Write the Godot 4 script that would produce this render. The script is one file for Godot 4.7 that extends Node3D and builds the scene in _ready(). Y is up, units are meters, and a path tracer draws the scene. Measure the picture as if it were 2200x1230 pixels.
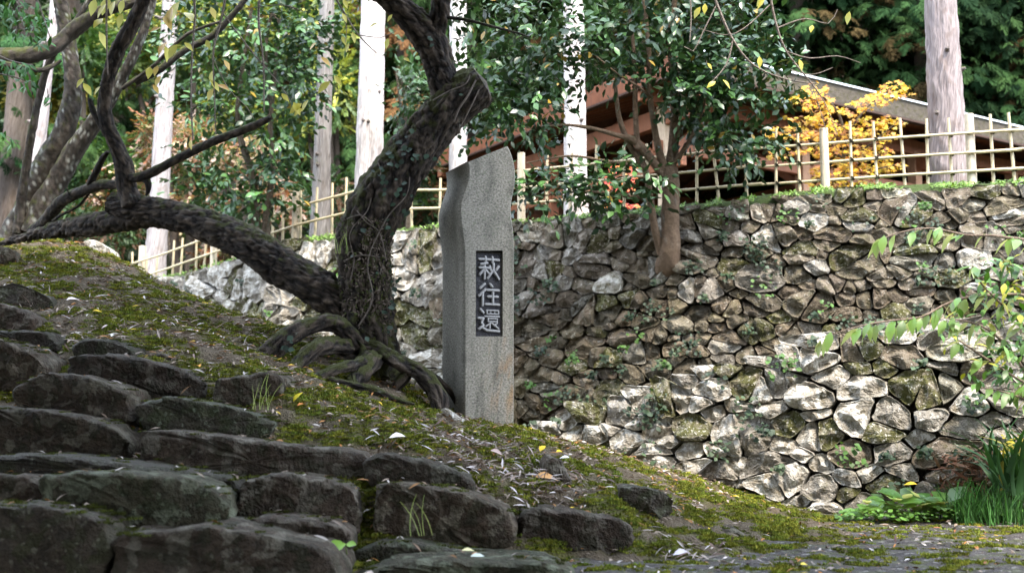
extends Node3D

# ---------------------------------------------------------------- survey of the place
const FPX := 2295.0
const EYE := 0.75
const PITCH := 0.113446
const TERRACE := 3.0
var rng := RandomNumberGenerator.new()
var taken := {}
var M := {}
var nz := FastNoiseLite.new()
var nz2 := FastNoiseLite.new()
var nzr := FastNoiseLite.new()
var nzc := FastNoiseLite.new()


# a point measured in the photograph (2200 wide) and taken to its real distance
func at(x: float, y: float, d: float) -> Vector3:
	var fw := Vector3(0, sin(PITCH), -cos(PITCH))
	var up := Vector3(0, cos(PITCH), sin(PITCH))
	return Vector3(0, EYE, 0) + fw * d + Vector3.RIGHT * ((x - 1100.0) / FPX * d) + up * ((615.0 - y) / FPX * d)


func rf(a: float, b: float) -> float:
	return rng.randf_range(a, b)


func rdir() -> Vector3:
	var z := rf(-1, 1)
	var a := rf(0, TAU)
	var r := sqrt(maxf(0.0, 1.0 - z * z))
	return Vector3(r * cos(a), z, r * sin(a))


func lin(r: float, g: float, b: float) -> Color:
	return Color(r, g, b)


# ---------------------------------------------------------------- mesh building
class MB:
	var v := PackedVector3Array()
	var c := PackedColorArray()
	var t := PackedVector2Array()
	var i := PackedInt32Array()

	func add(p: Vector3, col := Color.WHITE, uv := Vector2.ZERO) -> int:
		v.append(p)
		c.append(col)
		t.append(uv)
		return v.size() - 1

	func tri(a: int, b: int, d: int) -> void:
		i.append(a)
		i.append(b)
		i.append(d)

	func mesh() -> ArrayMesh:
		var n := PackedVector3Array()
		n.resize(v.size())
		for k in range(0, i.size(), 3):
			var a := i[k]
			var b := i[k + 1]
			var d := i[k + 2]
			var f := (v[d] - v[a]).cross(v[b] - v[a])
			n[a] += f
			n[b] += f
			n[d] += f
		for k in n.size():
			n[k] = n[k].normalized() if n[k].length_squared() > 1e-20 else Vector3.UP
		var arr := []
		arr.resize(Mesh.ARRAY_MAX)
		arr[Mesh.ARRAY_VERTEX] = v
		arr[Mesh.ARRAY_NORMAL] = n
		arr[Mesh.ARRAY_COLOR] = c
		arr[Mesh.ARRAY_TEX_UV] = t
		arr[Mesh.ARRAY_INDEX] = i
		var m := ArrayMesh.new()
		m.add_surface_from_arrays(Mesh.PRIMITIVE_TRIANGLES, arr)
		return m

	# the same with hard edges where faces meet at more than the angle whose cosine is given
	func creased(cosine: float) -> ArrayMesh:
		var nf := i.size() / 3
		var fn := PackedVector3Array()
		fn.resize(nf)
		var around := []
		around.resize(v.size())
		for k in v.size():
			around[k] = PackedInt32Array()
		var fu := PackedVector3Array()
		fu.resize(nf)
		for k in nf:
			var a := i[k * 3]
			var b := i[k * 3 + 1]
			var d := i[k * 3 + 2]
			fn[k] = (v[d] - v[a]).cross(v[b] - v[a])
			fu[k] = fn[k].normalized()
			for q: int in [a, b, d]:
				var l: PackedInt32Array = around[q]
				l.append(k)
				around[q] = l
		var v2 := PackedVector3Array()
		var c2 := PackedColorArray()
		var n2 := PackedVector3Array()
		var i2 := PackedInt32Array()
		v2.resize(nf * 3)
		c2.resize(nf * 3)
		n2.resize(nf * 3)
		i2.resize(nf * 3)
		for k in nf:
			for q in 3:
				var p := i[k * 3 + q]
				var s := Vector3.ZERO
				for j: int in around[p]:
					if fu[j].dot(fu[k]) > cosine:
						s += fn[j]
				v2[k * 3 + q] = v[p]
				c2[k * 3 + q] = c[p]
				n2[k * 3 + q] = s.normalized()
				i2[k * 3 + q] = k * 3 + q
		var arr := []
		arr.resize(Mesh.ARRAY_MAX)
		arr[Mesh.ARRAY_VERTEX] = v2
		arr[Mesh.ARRAY_NORMAL] = n2
		arr[Mesh.ARRAY_COLOR] = c2
		arr[Mesh.ARRAY_INDEX] = i2
		var m := ArrayMesh.new()
		m.add_surface_from_arrays(Mesh.PRIMITIVE_TRIANGLES, arr)
		return m

	# a box with chamfered edges
	func box(xf: Transform3D, s: Vector3, ch := 0.006, col := Color.WHITE) -> void:
		var h := s * 0.5
		var e := minf(ch, minf(h.x, minf(h.y, h.z)) * 0.6)
		var ax: Array[Vector3] = [Vector3.RIGHT, Vector3.UP, Vector3.BACK]
		var corner := {}
		for k in 3:
			for sg: float in [-1.0, 1.0]:
				var u := (k + 1) % 3
				var w := (k + 2) % 3
				var ids := []
				for q: Array in [[-1.0, -1.0], [1.0, -1.0], [1.0, 1.0], [-1.0, 1.0]]:
					var p: Vector3 = ax[k] * (sg * h[k]) + ax[u] * (q[0] * (h[u] - e)) + ax[w] * (q[1] * (h[w] - e))
					ids.append(add(xf * p, col, Vector2(p[u], p[w])))
					var s3 := [0.0, 0.0, 0.0]
					s3[k] = sg
					s3[u] = q[0]
					s3[w] = q[1]
					corner["%d%d%d%d" % [k, s3[0], s3[1], s3[2]]] = ids[-1]
				if sg > 0:
					tri(ids[0], ids[2], ids[1])
					tri(ids[0], ids[3], ids[2])
				else:
					tri(ids[0], ids[1], ids[2])
					tri(ids[0], ids[2], ids[3])
		for k in 3:
			var u := (k + 1) % 3
			var w := (k + 2) % 3
			for su: float in [-1.0, 1.0]:
				for sw: float in [-1.0, 1.0]:
					var pts := []
					for sk: float in [-1.0, 1.0]:
						var s3 := [0.0, 0.0, 0.0]
						s3[k] = sk
						s3[u] = su
						s3[w] = sw
						pts.append(v[corner["%d%d%d%d" % [u, s3[0], s3[1], s3[2]]]])
						pts.append(v[corner["%d%d%d%d" % [w, s3[0], s3[1], s3[2]]]])
					var a := add(pts[0], col)
					var b := add(pts[1], col)
					var d := add(pts[2], col)
					var g := add(pts[3], col)
					if su * sw < 0:
						tri(a, b, d)
						tri(d, b, g)
					else:
						tri(a, d, b)
						tri(d, g, b)


func node(called: String, m: Mesh, mat: Material, parent: Node3D = null) -> MeshInstance3D:
	var o := MeshInstance3D.new()
	o.mesh = m
	o.material_override = mat
	put(o, called, parent)
	return o


func put(o: Node3D, called: String, parent: Node3D = null) -> void:
	var p: Node3D = parent if parent else self
	var key := "%d/%s" % [p.get_instance_id(), called]
	var k: int = taken.get(key, 0)
	taken[key] = k + 1
	o.name = called if k == 0 else "%s_%03d" % [called, k]
	p.add_child(o, true)
	if parent and o.position == Vector3.ZERO:
		o.position = -base_of(parent)


func base_of(p: Node3D) -> Vector3:
	return p.get_meta("base") if p.has_meta("base") else Vector3.ZERO


# a thing: an empty at its base whose parts are given in world coordinates
func thing(called: String, label: String, category: String, base: Vector3, group := "") -> Node3D:
	var o := Node3D.new()
	o.position = base
	put(o, called)
	o.set_meta("base", base)
	tag(o, label, category, group)
	return o


func tag(o: Node3D, label: String, category: String, group := "", kind := "") -> void:
	o.set_meta("label", label)
	o.set_meta("category", category)
	if group:
		o.set_meta("group", group)
	if kind:
		o.set_meta("kind", kind)


func structure(called: String, m: Mesh, mat: Material, label := "", category := "") -> MeshInstance3D:
	var o := node(called, m, mat)
	o.set_meta("kind", "structure")
	if label:
		o.set_meta("label", label)
		o.set_meta("category", category)
	return o


func scatter(called: String, m: Mesh, mat: Material, xs: Array, cols: PackedColorArray, parent: Node3D = null) -> MultiMeshInstance3D:
	var mm := MultiMesh.new()
	mm.transform_format = MultiMesh.TRANSFORM_3D
	mm.use_colors = true
	mm.mesh = m
	mm.instance_count = xs.size()
	for k in xs.size():
		mm.set_instance_transform(k, xs[k])
		mm.set_instance_color(k, cols[k])
	var o := MultiMeshInstance3D.new()
	o.multimesh = mm
	o.material_override = mat
	put(o, called, parent)
	o.set_meta("kind", "stuff")
	return o


# ---------------------------------------------------------------- curves, tubes, stones
func spline(p: Array, step: float) -> Array:   # p: [Vector3, radius]; gives finely spaced [Vector3, radius]
	var out := []
	for k in p.size() - 1:
		var p0: Array = p[maxi(k - 1, 0)]
		var p1: Array = p[k]
		var p2: Array = p[k + 1]
		var p3: Array = p[mini(k + 2, p.size() - 1)]
		var a: Vector3 = p1[0]
		var b: Vector3 = p2[0]
		var n := maxi(1, int(a.distance_to(b) / step))
		for q in n:
			var t := float(q) / n
			var c0: Vector3 = p0[0]
			var c3: Vector3 = p3[0]
			var s := t * t * (3.0 - 2.0 * t)
			out.append([a.cubic_interpolate(b, c0, c3, t), lerpf(p1[1], p2[1], s)])
	out.append(p[-1])
	return out


# look: {base, ridge, moss, lichen: Color, mossy, lichened: 0..1, relief: metres, fu, fv: frequencies, sides, step}
func tube(mb: MB, pts: Array, look: Dictionary, cap := true, seed_at := 0.0) -> void:
	var step: float = look.get("step", 0.04)
	var sides: int = look.get("sides", 12)
	var relief: float = look.get("relief", 0.0)
	var fu: float = look.get("fu", 40.0)
	var fv: float = look.get("fv", 12.0)
	var wob: float = look.get("wobble", 0.0)
	var groove: bool = look.get("groove", false)
	var c0: Color = look.get("base", Color(1, 1, 1))
	var c1: Color = look.get("ridge", c0)
	var cm: Color = look.get("moss", c0)
	var cl: Color = look.get("lichen", c0)
	var mossy: float = look.get("mossy", 0.0)
	var lich: float = look.get("lichened", 0.0)
	var s := spline(pts, step)
	var t := Vector3.ZERO
	var nrm := Vector3.ZERO
	var run := 0.0
	var first := mb.v.size()
	for k in s.size():
		var p: Vector3 = s[k][0]
		var r: float = s[k][1]
		var pa: Vector3 = s[maxi(k - 1, 0)][0]
		var pb: Vector3 = s[mini(k + 1, s.size() - 1)][0]
		var nt := (pb - pa).normalized()
		if k == 0:
			var ref := Vector3.UP if absf(nt.y) < 0.9 else Vector3.RIGHT
			nrm = (ref - nt * ref.dot(nt)).normalized()
		else:
			nrm = (nrm - nt * nrm.dot(nt)).normalized()
			run += p.distance_to(pa)
		t = nt
		var bi := t.cross(nrm)
		for j in sides + 1:
			var a := TAU * (j % sides) / sides
			var dir := nrm * cos(a) + bi * sin(a)
			var q := Vector3(cos(a) * r * fu, sin(a) * r * fu, run * fv + seed_at * 17.3)
			var f := -nzr.get_noise_3dv(q) if groove else nzr.get_noise_3dv(q)
			if groove:
				f = f * 0.62 - nzr.get_noise_3dv(q * 0.43 + Vector3(5, 9, 2)) * 0.5 + nz.get_noise_3dv(q * 1.9) * 0.22
			var big := nz.get_noise_3dv(p * 3.0 + dir * r * 9.0 + Vector3(seed_at, 0, 0)) if wob > 0.0 else 0.0
			var rr := r * (1.0 + wob * big) + relief * f * minf(1.0, r / 0.05)
			var pos := p + dir * rr
			var col := c0.lerp(c1, smoothstep(-0.75, 0.45, f) if groove else clampf(f * 0.5 + 0.5, 0, 1))
			if mossy > 0.0:
				var mn := nz2.get_noise_3dv(pos * 9.0) + dir.y * 0.75
				col = col.lerp(cm, smoothstep(1.05 - mossy * 1.3, 1.35 - mossy * 1.3, mn + 0.4))
			if lich > 0.0:
				var ln := nz2.get_noise_3dv(pos * 15.0 + Vector3(7, 3, 1)) * 0.5 + nz.get_noise_3dv(pos * 4.0) * 0.45 + nz2.get_noise_3dv(pos * 60.0) * 0.45
				col = col.lerp(cl * (0.8 + 0.3 * f), smoothstep(0.58 - lich * 0.9, 0.88 - lich * 0.9, ln))
			mb.add(pos, col, Vector2(float(j) / sides * TAU * r, run))
	for k in s.size() - 1:
		for j in sides:
			var a := first + k * (sides + 1) + j
			var b := a + sides + 1
			mb.tri(a, b, a + 1)
			mb.tri(a + 1, b, b + 1)
	if cap:
		for e in 2:
			var k := 0 if e == 0 else s.size() - 1
			var ring := first + k * (sides + 1)
			var cen := mb.add(s[k][0] + t * (0.0 if e == 0 else s[k][1] * 0.25), c0.lerp(c1, 0.4))
			for j in sides:
				var a := mb.add(mb.v[ring + j], mb.c[ring + j])
				var b := mb.add(mb.v[ring + j + 1], mb.c[ring + j + 1])
				if e == 0:
					mb.tri(cen, a, b)
				else:
					mb.tri(cen, b, a)


func px_path(list: Array) -> Array:   # [x, y, d, width in photo pixels]
	var out := []
	for q: Array in list:
		out.append([at(q[0], q[1], q[2]), q[3] * 0.5 * q[2] / FPX])
	return out


func smooth_poly(poly: PackedVector2Array, times: int, cut := 0.22) -> PackedVector2Array:
	var p := poly
	for k in times:
		var o := PackedVector2Array()
		for j in p.size():
			var a := p[j]
			var b := p[(j + 1) % p.size()]
			o.append(a.lerp(b, cut))
			o.append(a.lerp(b, 1.0 - cut))
		p = o
	return p


func resample(poly: PackedVector2Array, n: int) -> PackedVector2Array:
	var total := 0.0
	for j in poly.size():
		total += poly[j].distance_to(poly[(j + 1) % poly.size()])
	var out := PackedVector2Array()
	var j := 0
	var done := 0.0
	for k in n:
		var want := total * k / n
		var l := poly[j].distance_to(poly[(j + 1) % poly.size()])
		while done + l < want and j < poly.size() - 1:
			done += l
			j += 1
			l = poly[j].distance_to(poly[(j + 1) % poly.size()])
		out.append(poly[j].lerp(poly[(j + 1) % poly.size()], clampf((want - done) / maxf(l, 1e-6), 0, 1)))
	return out


func centroid(p: PackedVector2Array) -> Vector2:
	var a := 0.0
	var c := Vector2.ZERO
	for j in p.size():
		var u := p[j]
		var w := p[(j + 1) % p.size()]
		var x := u.cross(w)
		a += x
		c += (u + w) * x
	return c / (3.0 * a) if absf(a) > 1e-9 else p[0]


# a stone: outline in (u, v) metres, face bulging to +w, body reaching back by deep. o + ex*u + ey*v + ez*w
func stone(poly: PackedVector2Array, bulge: float, deep: float, o: Vector3, ex: Vector3, ey: Vector3, ez: Vector3, tint: Color, n := 20, angular := 0.7, straight := 0.86, crease := 0.88, block := false) -> ArrayMesh:
	var mb := MB.new()
	var ring := resample(poly, n)
	var c := centroid(poly)
	var size := 0.0
	for p in ring:
		size += p.distance_to(c) / n
	var planes := []
	for k in 6:
		var a := rf(0, TAU)
		planes.append([Vector2(cos(a), sin(a)) * rf(angular * 0.15, angular), bulge * rf(0.5, 1.2)])
	planes.append([Vector2(rf(-0.2, 0.2), rf(-0.2, 0.2)) * minf(1.0, angular), bulge])
	var levels := [[straight, -deep], [0.98, -deep * 0.4], [1.0, -bulge * 0.2], [0.98, 0.3], [0.9, 0.72], [0.74, 1.0], [0.5, 1.0], [0.25, 1.0]]
	var sd := rf(0, 100)
	var inward := PackedVector2Array()
	for j in n:
		var e := ring[(j + 1) % n] - ring[(j + n - 1) % n]
		inward.append(Vector2(-e.y, e.x).normalized())
	if block:
		levels = [[straight, -deep], [0.99, -deep * 0.5], [1.0, -deep * 0.2], [1.0, -0.012], [-0.007, 0.55], [-0.02, 1.0], [0.7, 1.0], [0.45, 1.0], [0.2, 1.0]]
	for l: Array in levels:
		for j in n:
			var p := ring[j]
			var q: Vector2 = c + (p - c) * l[0] if l[0] > 0.0 else p - inward[j] * l[0]
			var w: float = l[1]
			if w > 0.0:
				var f := 1e9
				for pl: Array in planes:
					var g: Vector2 = pl[0]
					f = minf(f, pl[1] - g.dot(q - c))
				w = maxf(f, -bulge * 0.4) * (w if w < 1.0 else 1.0)
			var pos := o + ex * q.x + ey * q.y + ez * w
			var s3 := Vector3(q.x, q.y, w) + Vector3(sd, 0, 0)
			var k := (nz.get_noise_3dv(s3 * 6.0) * 0.05 + nz.get_noise_3dv(s3 * 19.0) * 0.022) * (0.7 if block else 1.0)
			pos += (ez * 1.0 + (ex * (q.x - c.x) + ey * (q.y - c.y)) / maxf(size, 0.01)) * k * minf(1.0, size * 4.0)
			mb.add(pos, tint * (1.0 + 0.25 * nz2.get_noise_3dv(s3 * 11.0)))
	var mid := 1e9
	for pl: Array in planes:
		mid = minf(mid, pl[1])
	var cen := mb.add(o + ex * c.x + ey * c.y + ez * mid, tint)
	for l in levels.size() - 1:
		for j in n:
			var a := l * n + j
			var a2 := l * n + (j + 1) % n
			mb.tri(a, a + n, a2)
			mb.tri(a2, a + n, a2 + n)
	var last := (levels.size() - 1) * n
	for j in n:
		mb.tri(last + j, cen, last + (j + 1) % n)
	return mb.creased(crease)


func ccw(p: PackedVector2Array) -> PackedVector2Array:
	var a := 0.0
	for j in p.size():
		a += p[j].cross(p[(j + 1) % p.size()])
	if a < 0:
		p.reverse()
	return p


func clip(poly: PackedVector2Array, nrm: Vector2, d: float) -> PackedVector2Array:   # keeps p . nrm <= d
	var out := PackedVector2Array()
	for j in poly.size():
		var a := poly[j]
		var b := poly[(j + 1) % poly.size()]
		var da := a.dot(nrm) - d
		var db := b.dot(nrm) - d
		if da <= 0.0:
			out.append(a)
		if (da < 0.0 and db > 0.0) or (da > 0.0 and db < 0.0):
			out.append(a.lerp(b, da / (da - db)))
	return out


# stones that fill a strip 0..length by bottom..top(s): a list of outlines in (s, h)
func rubble(length: float, bottom: float, top: Callable, sizes: Array, squash: float, split: float) -> Array:
	var sd := PackedVector2Array()
	var rad := PackedFloat32Array()
	var tall: float = 0.0
	for k in 20:
		tall = maxf(tall, top.call(length * k / 19.0))
	for sz: Array in sizes:     # [radius from, to, tries]
		for k: int in sz[2]:
			var p := Vector2(rf(0, length), rf(bottom, tall))
			var r := rf(sz[0], sz[1])
			if p.y > top.call(p.x) - r * 0.45:
				continue
			var q := Vector2(p.x * squash, p.y)
			var ok := true
			for j in sd.size():
				var lim := (r + rad[j]) * 0.86
				if absf(q.x - sd[j].x) < lim and q.distance_squared_to(sd[j]) < lim * lim:
					ok = false
					break
			if ok:
				sd.append(q)
				rad.append(r)
	var out := []
	for k in sd.size():
		var c := sd[k]
		var R := rad[k] * 2.5
		var poly := PackedVector2Array()
		for j in 12:
			poly.append(c + Vector2(cos(TAU * j / 12.0), sin(TAU * j / 12.0)) * R)
		for j in sd.size():
			if j == k:
				continue
			var e := sd[j] - c
			var l2 := e.length_squared()
			if l2 > 1.4:
				continue
			var dist := sqrt(l2)
			var m := (l2 + rad[k] * rad[k] - rad[j] * rad[j]) / (2.0 * dist)
			poly = clip(poly, e / dist, c.dot(e / dist) + m)
			if poly.size() < 3:
				break
		if poly.size() < 3:
			continue
		var tp: float = top.call(c.x / squash) + rf(-0.03, 0.05)
		poly = clip(poly, Vector2(0, 1), tp)
		if poly.size() < 3:
			continue
		var real := PackedVector2Array()
		for p in poly:
			real.append(Vector2(p.x / squash, p.y))
		out.append(real)
	# break the larger cells along slanting lines, as quarried rubble breaks
	var parts := []
	for poly: PackedVector2Array in out:
		var stack := [poly]
		for round in 2:
			var next := []
			for q: PackedVector2Array in stack:
				if area(q) > split * rf(0.7, 1.6) and rng.randf() < 0.8:
					var a := rf(-0.5, 0.5) if rng.randf() < 0.45 else rf(0.9, 2.3)
					var nn := Vector2(-sin(a), cos(a))
					var cc := centroid(q) + Vector2(rf(-0.04, 0.04), rf(-0.03, 0.03))
					var one := clip(q, nn, nn.dot(cc))
					var two := clip(q, -nn, -nn.dot(cc))
					if one.size() > 2 and two.size() > 2 and area(one) > split * 0.15 and area(two) > split * 0.15:
						next.append(one)
						next.append(two)
						continue
				next.append(q)
			stack = next
		parts.append_array(stack)
	return parts


# ---------------------------------------------------------------- textures and materials
func noise_bytes(size: int, freq: float, sd: int, oct := 4, kind := FastNoiseLite.TYPE_SIMPLEX_SMOOTH, stretch := Vector2.ONE) -> PackedByteArray:
	var n := FastNoiseLite.new()
	n.seed = sd
	n.noise_type = kind
	n.frequency = freq / size
	n.fractal_type = FastNoiseLite.FRACTAL_FBM
	n.fractal_octaves = oct
	if kind == FastNoiseLite.TYPE_CELLULAR:
		n.cellular_return_type = FastNoiseLite.RETURN_DISTANCE
	var im := n.get_seamless_image(int(size * stretch.x), int(size * stretch.y), false, false, 0.15, true)
	im.convert(Image.FORMAT_L8)
	if stretch != Vector2.ONE:
		im.resize(size, size, Image.INTERPOLATE_CUBIC)
	return im.get_data()


func height_tex(size: int, b: PackedByteArray) -> ImageTexture:
	return ImageTexture.create_from_image(Image.create_from_data(size, size, false, Image.FORMAT_L8, b))


# colours are real linear albedos; layers: [bytes, from, to, colour]
func colour_tex(size: int, b: PackedByteArray, c0: Color, c1: Color, layers: Array) -> ImageTexture:
	var out := PackedByteArray()
	out.resize(size * size * 3)
	var lut := PackedByteArray()
	lut.resize(1025)
	for k in 1025:
		lut[k] = int(clampf(pow(k / 1024.0, 1.0 / 2.2), 0, 1) * 255.0)
	var nl := layers.size()
	var ramps := []
	for l: Array in layers:
		var r := PackedFloat32Array()
		r.resize(256)
		for k in 256:
			var t := clampf((k / 255.0 - l[1]) / (l[2] - l[1]), 0, 1)
			r[k] = t * t * (3.0 - 2.0 * t) * (l[3] as Color).a
		ramps.append(r)
	for k in size * size:
		var t := b[k] / 255.0
		var r := c0.r + (c1.r - c0.r) * t
		var g := c0.g + (c1.g - c0.g) * t
		var u := c0.b + (c1.b - c0.b) * t
		for q in nl:
			var w: float = ramps[q][layers[q][0][k]]
			if w > 0.0:
				var c: Color = layers[q][3]
				var v := 0.75 + 0.5 * t
				r += (c.r * v - r) * w
				g += (c.g * v - g) * w
				u += (c.b * v - u) * w
		out[k * 3] = lut[clampi(int(r * 1024.0), 0, 1024)]
		out[k * 3 + 1] = lut[clampi(int(g * 1024.0), 0, 1024)]
		out[k * 3 + 2] = lut[clampi(int(u * 1024.0), 0, 1024)]
	return ImageTexture.create_from_image(Image.create_from_data(size, size, false, Image.FORMAT_RGB8, out))


func mat(rough: float, tex: Texture2D = null, tile := 1.0, bump: Texture2D = null, cm := 0.5, world := true) -> StandardMaterial3D:
	var m := StandardMaterial3D.new()
	m.roughness = rough
	m.vertex_color_use_as_albedo = true
	m.metallic_specular = 0.4
	if tex:
		m.albedo_texture = tex
	if bump:
		m.heightmap_enabled = true
		m.heightmap_texture = bump
		m.heightmap_scale = cm
	if world and (tex or bump):
		m.uv1_triplanar = true
		m.uv1_world_triplanar = true
		m.uv1_scale = Vector3.ONE / tile
	else:
		m.uv1_scale = Vector3.ONE / tile
	return m


func leafy(rough: float, through := 0.5, spec := 0.5) -> StandardMaterial3D:
	var m := StandardMaterial3D.new()
	m.roughness = rough
	m.vertex_color_use_as_albedo = true
	m.metallic_specular = spec
	m.cull_mode = BaseMaterial3D.CULL_DISABLED
	if through > 0.0:
		m.backlight_enabled = true
		m.backlight = Color(through, through, through * 0.6)
	return m


func materials() -> void:
	var S := 512
	var fbm := noise_bytes(S, 9, 11, 6)
	var fine := noise_bytes(S, 40, 12, 4)
	var patch := noise_bytes(S, 6, 13, 5)
	var patch2 := noise_bytes(S, 8, 14, 5)
	var spot := noise_bytes(S, 16, 15, 2)
	var grain := noise_bytes(S, 130, 16, 2)
	var mixed := PackedByteArray()
	mixed.resize(S * S)
	for k in S * S:
		mixed[k] = clampi(int(((fbm[k] - 128) * 0.5 + (fine[k] - 128) * 0.42 + (grain[k] - 128) * 0.25) * 1.7 + 128), 0, 255)
	var mixed_t := height_tex(S, mixed)
	var grain_t := height_tex(S, grain)
	var white := Color(0.62, 0.60, 0.56, 0.9)
	var moss := Color(0.075, 0.075, 0.018, 0.95)
	M.stone_pale = mat(0.9, colour_tex(S, mixed, lin(0.13, 0.115, 0.09), lin(0.42, 0.38, 0.33), [[patch, 0.5, 0.62, white], [patch2, 0.64, 0.74, Color(0.11, 0.085, 0.04, 0.85)]]), 0.9, mixed_t, 2.2)
	M.stone_grey = mat(0.88, colour_tex(S, mixed, lin(0.10, 0.09, 0.078), lin(0.34, 0.31, 0.27), [[spot, 0.69, 0.76, white], [patch2, 0.66, 0.76, Color(0.1, 0.085, 0.035, 0.7)]]), 0.8, mixed_t, 2.2)
	M.stone_brown = mat(0.9, colour_tex(S, mixed, lin(0.075, 0.06, 0.045), lin(0.26, 0.215, 0.165), [[spot, 0.72, 0.8, white], [patch2, 0.56, 0.7, Color(0.07, 0.06, 0.025, 0.8)]]), 0.8, mixed_t, 2.2)
	M.stone_moss = mat(0.95, colour_tex(S, mixed, lin(0.09, 0.078, 0.055), lin(0.28, 0.25, 0.19), [[patch, 0.36, 0.5, moss], [spot, 0.7, 0.77, white]]), 0.7, mixed_t, 2.4)
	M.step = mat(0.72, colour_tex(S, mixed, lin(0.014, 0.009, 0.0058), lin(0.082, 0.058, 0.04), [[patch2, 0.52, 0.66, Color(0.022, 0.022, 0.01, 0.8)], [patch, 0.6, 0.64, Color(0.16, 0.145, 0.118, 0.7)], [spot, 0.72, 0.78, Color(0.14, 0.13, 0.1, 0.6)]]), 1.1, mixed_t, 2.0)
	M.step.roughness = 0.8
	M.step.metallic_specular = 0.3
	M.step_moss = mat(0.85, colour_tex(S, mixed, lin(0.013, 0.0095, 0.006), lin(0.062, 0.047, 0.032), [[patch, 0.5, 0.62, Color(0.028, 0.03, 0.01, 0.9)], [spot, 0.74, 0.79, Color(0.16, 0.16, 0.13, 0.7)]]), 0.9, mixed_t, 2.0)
	var gr := PackedByteArray()
	gr.resize(S * S)
	for k in S * S:
		gr[k] = clampi(int((grain[k] - 128) * 0.8 + (fine[k] - 128) * 1.15 + 128), 0, 255)
	M.granite = mat(0.85, colour_tex(S, gr, lin(0.045, 0.043, 0.036), lin(0.37, 0.345, 0.295), [[patch, 0.6, 0.85, Color(0.16, 0.16, 0.12, 0.45)], [spot, 0.74, 0.8, Color(0.14, 0.17, 0.1, 0.5)]]), 0.75, grain_t, 0.35)
	M.rust = mat(0.85, colour_tex(S, gr, lin(0.07, 0.055, 0.04), lin(0.42, 0.36, 0.3), [[patch, 0.42, 0.7, Color(0.33, 0.17, 0.08, 0.65)]]), 0.75, grain_t, 0.35)
	M.panel = mat(0.55, colour_tex(S, gr, lin(0.008, 0.008, 0.012), lin(0.035, 0.034, 0.042), []), 0.5, mixed_t, 1.2)
	M.letter = mat(0.8, colour_tex(S, gr, lin(0.12, 0.12, 0.125), lin(0.4, 0.4, 0.41), []), 0.4, grain_t, 0.2)
	M.bark = mat(0.9, colour_tex(S, mixed, lin(0.45, 0.43, 0.42), lin(1.0, 1.0, 1.0), []), 0.35, mixed_t, 1.6)
	M.bark_pale = mat(0.9, colour_tex(S, mixed, lin(0.55, 0.53, 0.52), lin(1.0, 1.0, 1.0), [[patch2, 0.62, 0.72, Color(0.4, 0.36, 0.3, 0.6)]]), 0.5, mixed_t, 1.0)
	# cedar bark: long vertical strips (uv: u round the trunk, v along it, metres)
	var strip := noise_bytes(S, 26, 31, 4, FastNoiseLite.TYPE_SIMPLEX_SMOOTH, Vector2(1, 0.125))
	var strip2 := noise_bytes(S, 50, 32, 3, FastNoiseLite.TYPE_SIMPLEX_SMOOTH, Vector2(1, 0.25))
	var st := PackedByteArray()
	st.resize(S * S)
	for k in S * S:
		st[k] = int(strip[k] * 0.6 + strip2[k] * 0.4)
	M.cedar = mat(0.9, colour_tex(S, st, lin(0.3, 0.27, 0.25), lin(1.15, 1.12, 1.1), [[patch, 0.6, 0.75, Color(0.5, 0.42, 0.36, 0.5)]]), 1.0, height_tex(S, st), 2.4, false)
	M.cedar.uv1_scale = Vector3(1.0, 0.5, 1)
	M.timber = mat(0.6, colour_tex(S, st, lin(0.13, 0.045, 0.018), lin(0.34, 0.125, 0.055), []), 1.4, height_tex(S, st), 0.2)
	M.planks = mat(0.75, colour_tex(S, st, lin(0.085, 0.038, 0.02), lin(0.24, 0.115, 0.065), []), 1.4, height_tex(S, st), 0.2)
	M.roof_board = mat(0.9, colour_tex(S, mixed, lin(0.1, 0.08, 0.06), lin(0.33, 0.28, 0.23), [[patch, 0.56, 0.7, Color(0.12, 0.11, 0.03, 0.8)]]), 0.8, mixed_t, 0.6)
	M.metal = mat(0.3, null)
	M.metal.metallic = 0.6
	M.post = mat(0.8, colour_tex(S, st, lin(0.3, 0.24, 0.17), lin(0.72, 0.63, 0.49), [[spot, 0.8, 0.83, Color(0.15, 0.1, 0.06, 0.8)]]), 1.0, height_tex(S, st), 0.4)
	M.bamboo = mat(0.45, colour_tex(S, st, lin(0.4, 0.32, 0.19), lin(0.66, 0.56, 0.38), [[spot, 0.74, 0.8, Color(0.25, 0.2, 0.1, 0.7)]]), 0.8)
	M.rope = mat(0.9)
	M.ground = mat(0.95, colour_tex(S, mixed, lin(0.55, 0.5, 0.42), lin(1.25, 1.25, 1.2), [[spot, 0.66, 0.74, Color(1.3, 1.15, 0.9, 0.6)]]), 0.8, mixed_t, 3.0)
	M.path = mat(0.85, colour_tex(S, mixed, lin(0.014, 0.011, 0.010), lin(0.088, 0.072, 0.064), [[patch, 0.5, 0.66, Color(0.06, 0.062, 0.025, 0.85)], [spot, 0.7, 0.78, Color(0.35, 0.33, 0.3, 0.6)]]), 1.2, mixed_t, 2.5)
	M.soil = mat(0.95, colour_tex(S, mixed, lin(0.02, 0.016, 0.012), lin(0.07, 0.055, 0.04), []), 0.8, mixed_t, 2.0)
	M.gloss = leafy(0.33, 0.4, 0.5)
	M.leaf = leafy(0.55, 0.7, 0.45)
	M.needle = leafy(0.7, 0.35, 0.15)
	M.dry = leafy(0.7, 0.2, 0.35)
	M.mossy = leafy(0.9, 0.35, 0.2)


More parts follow.
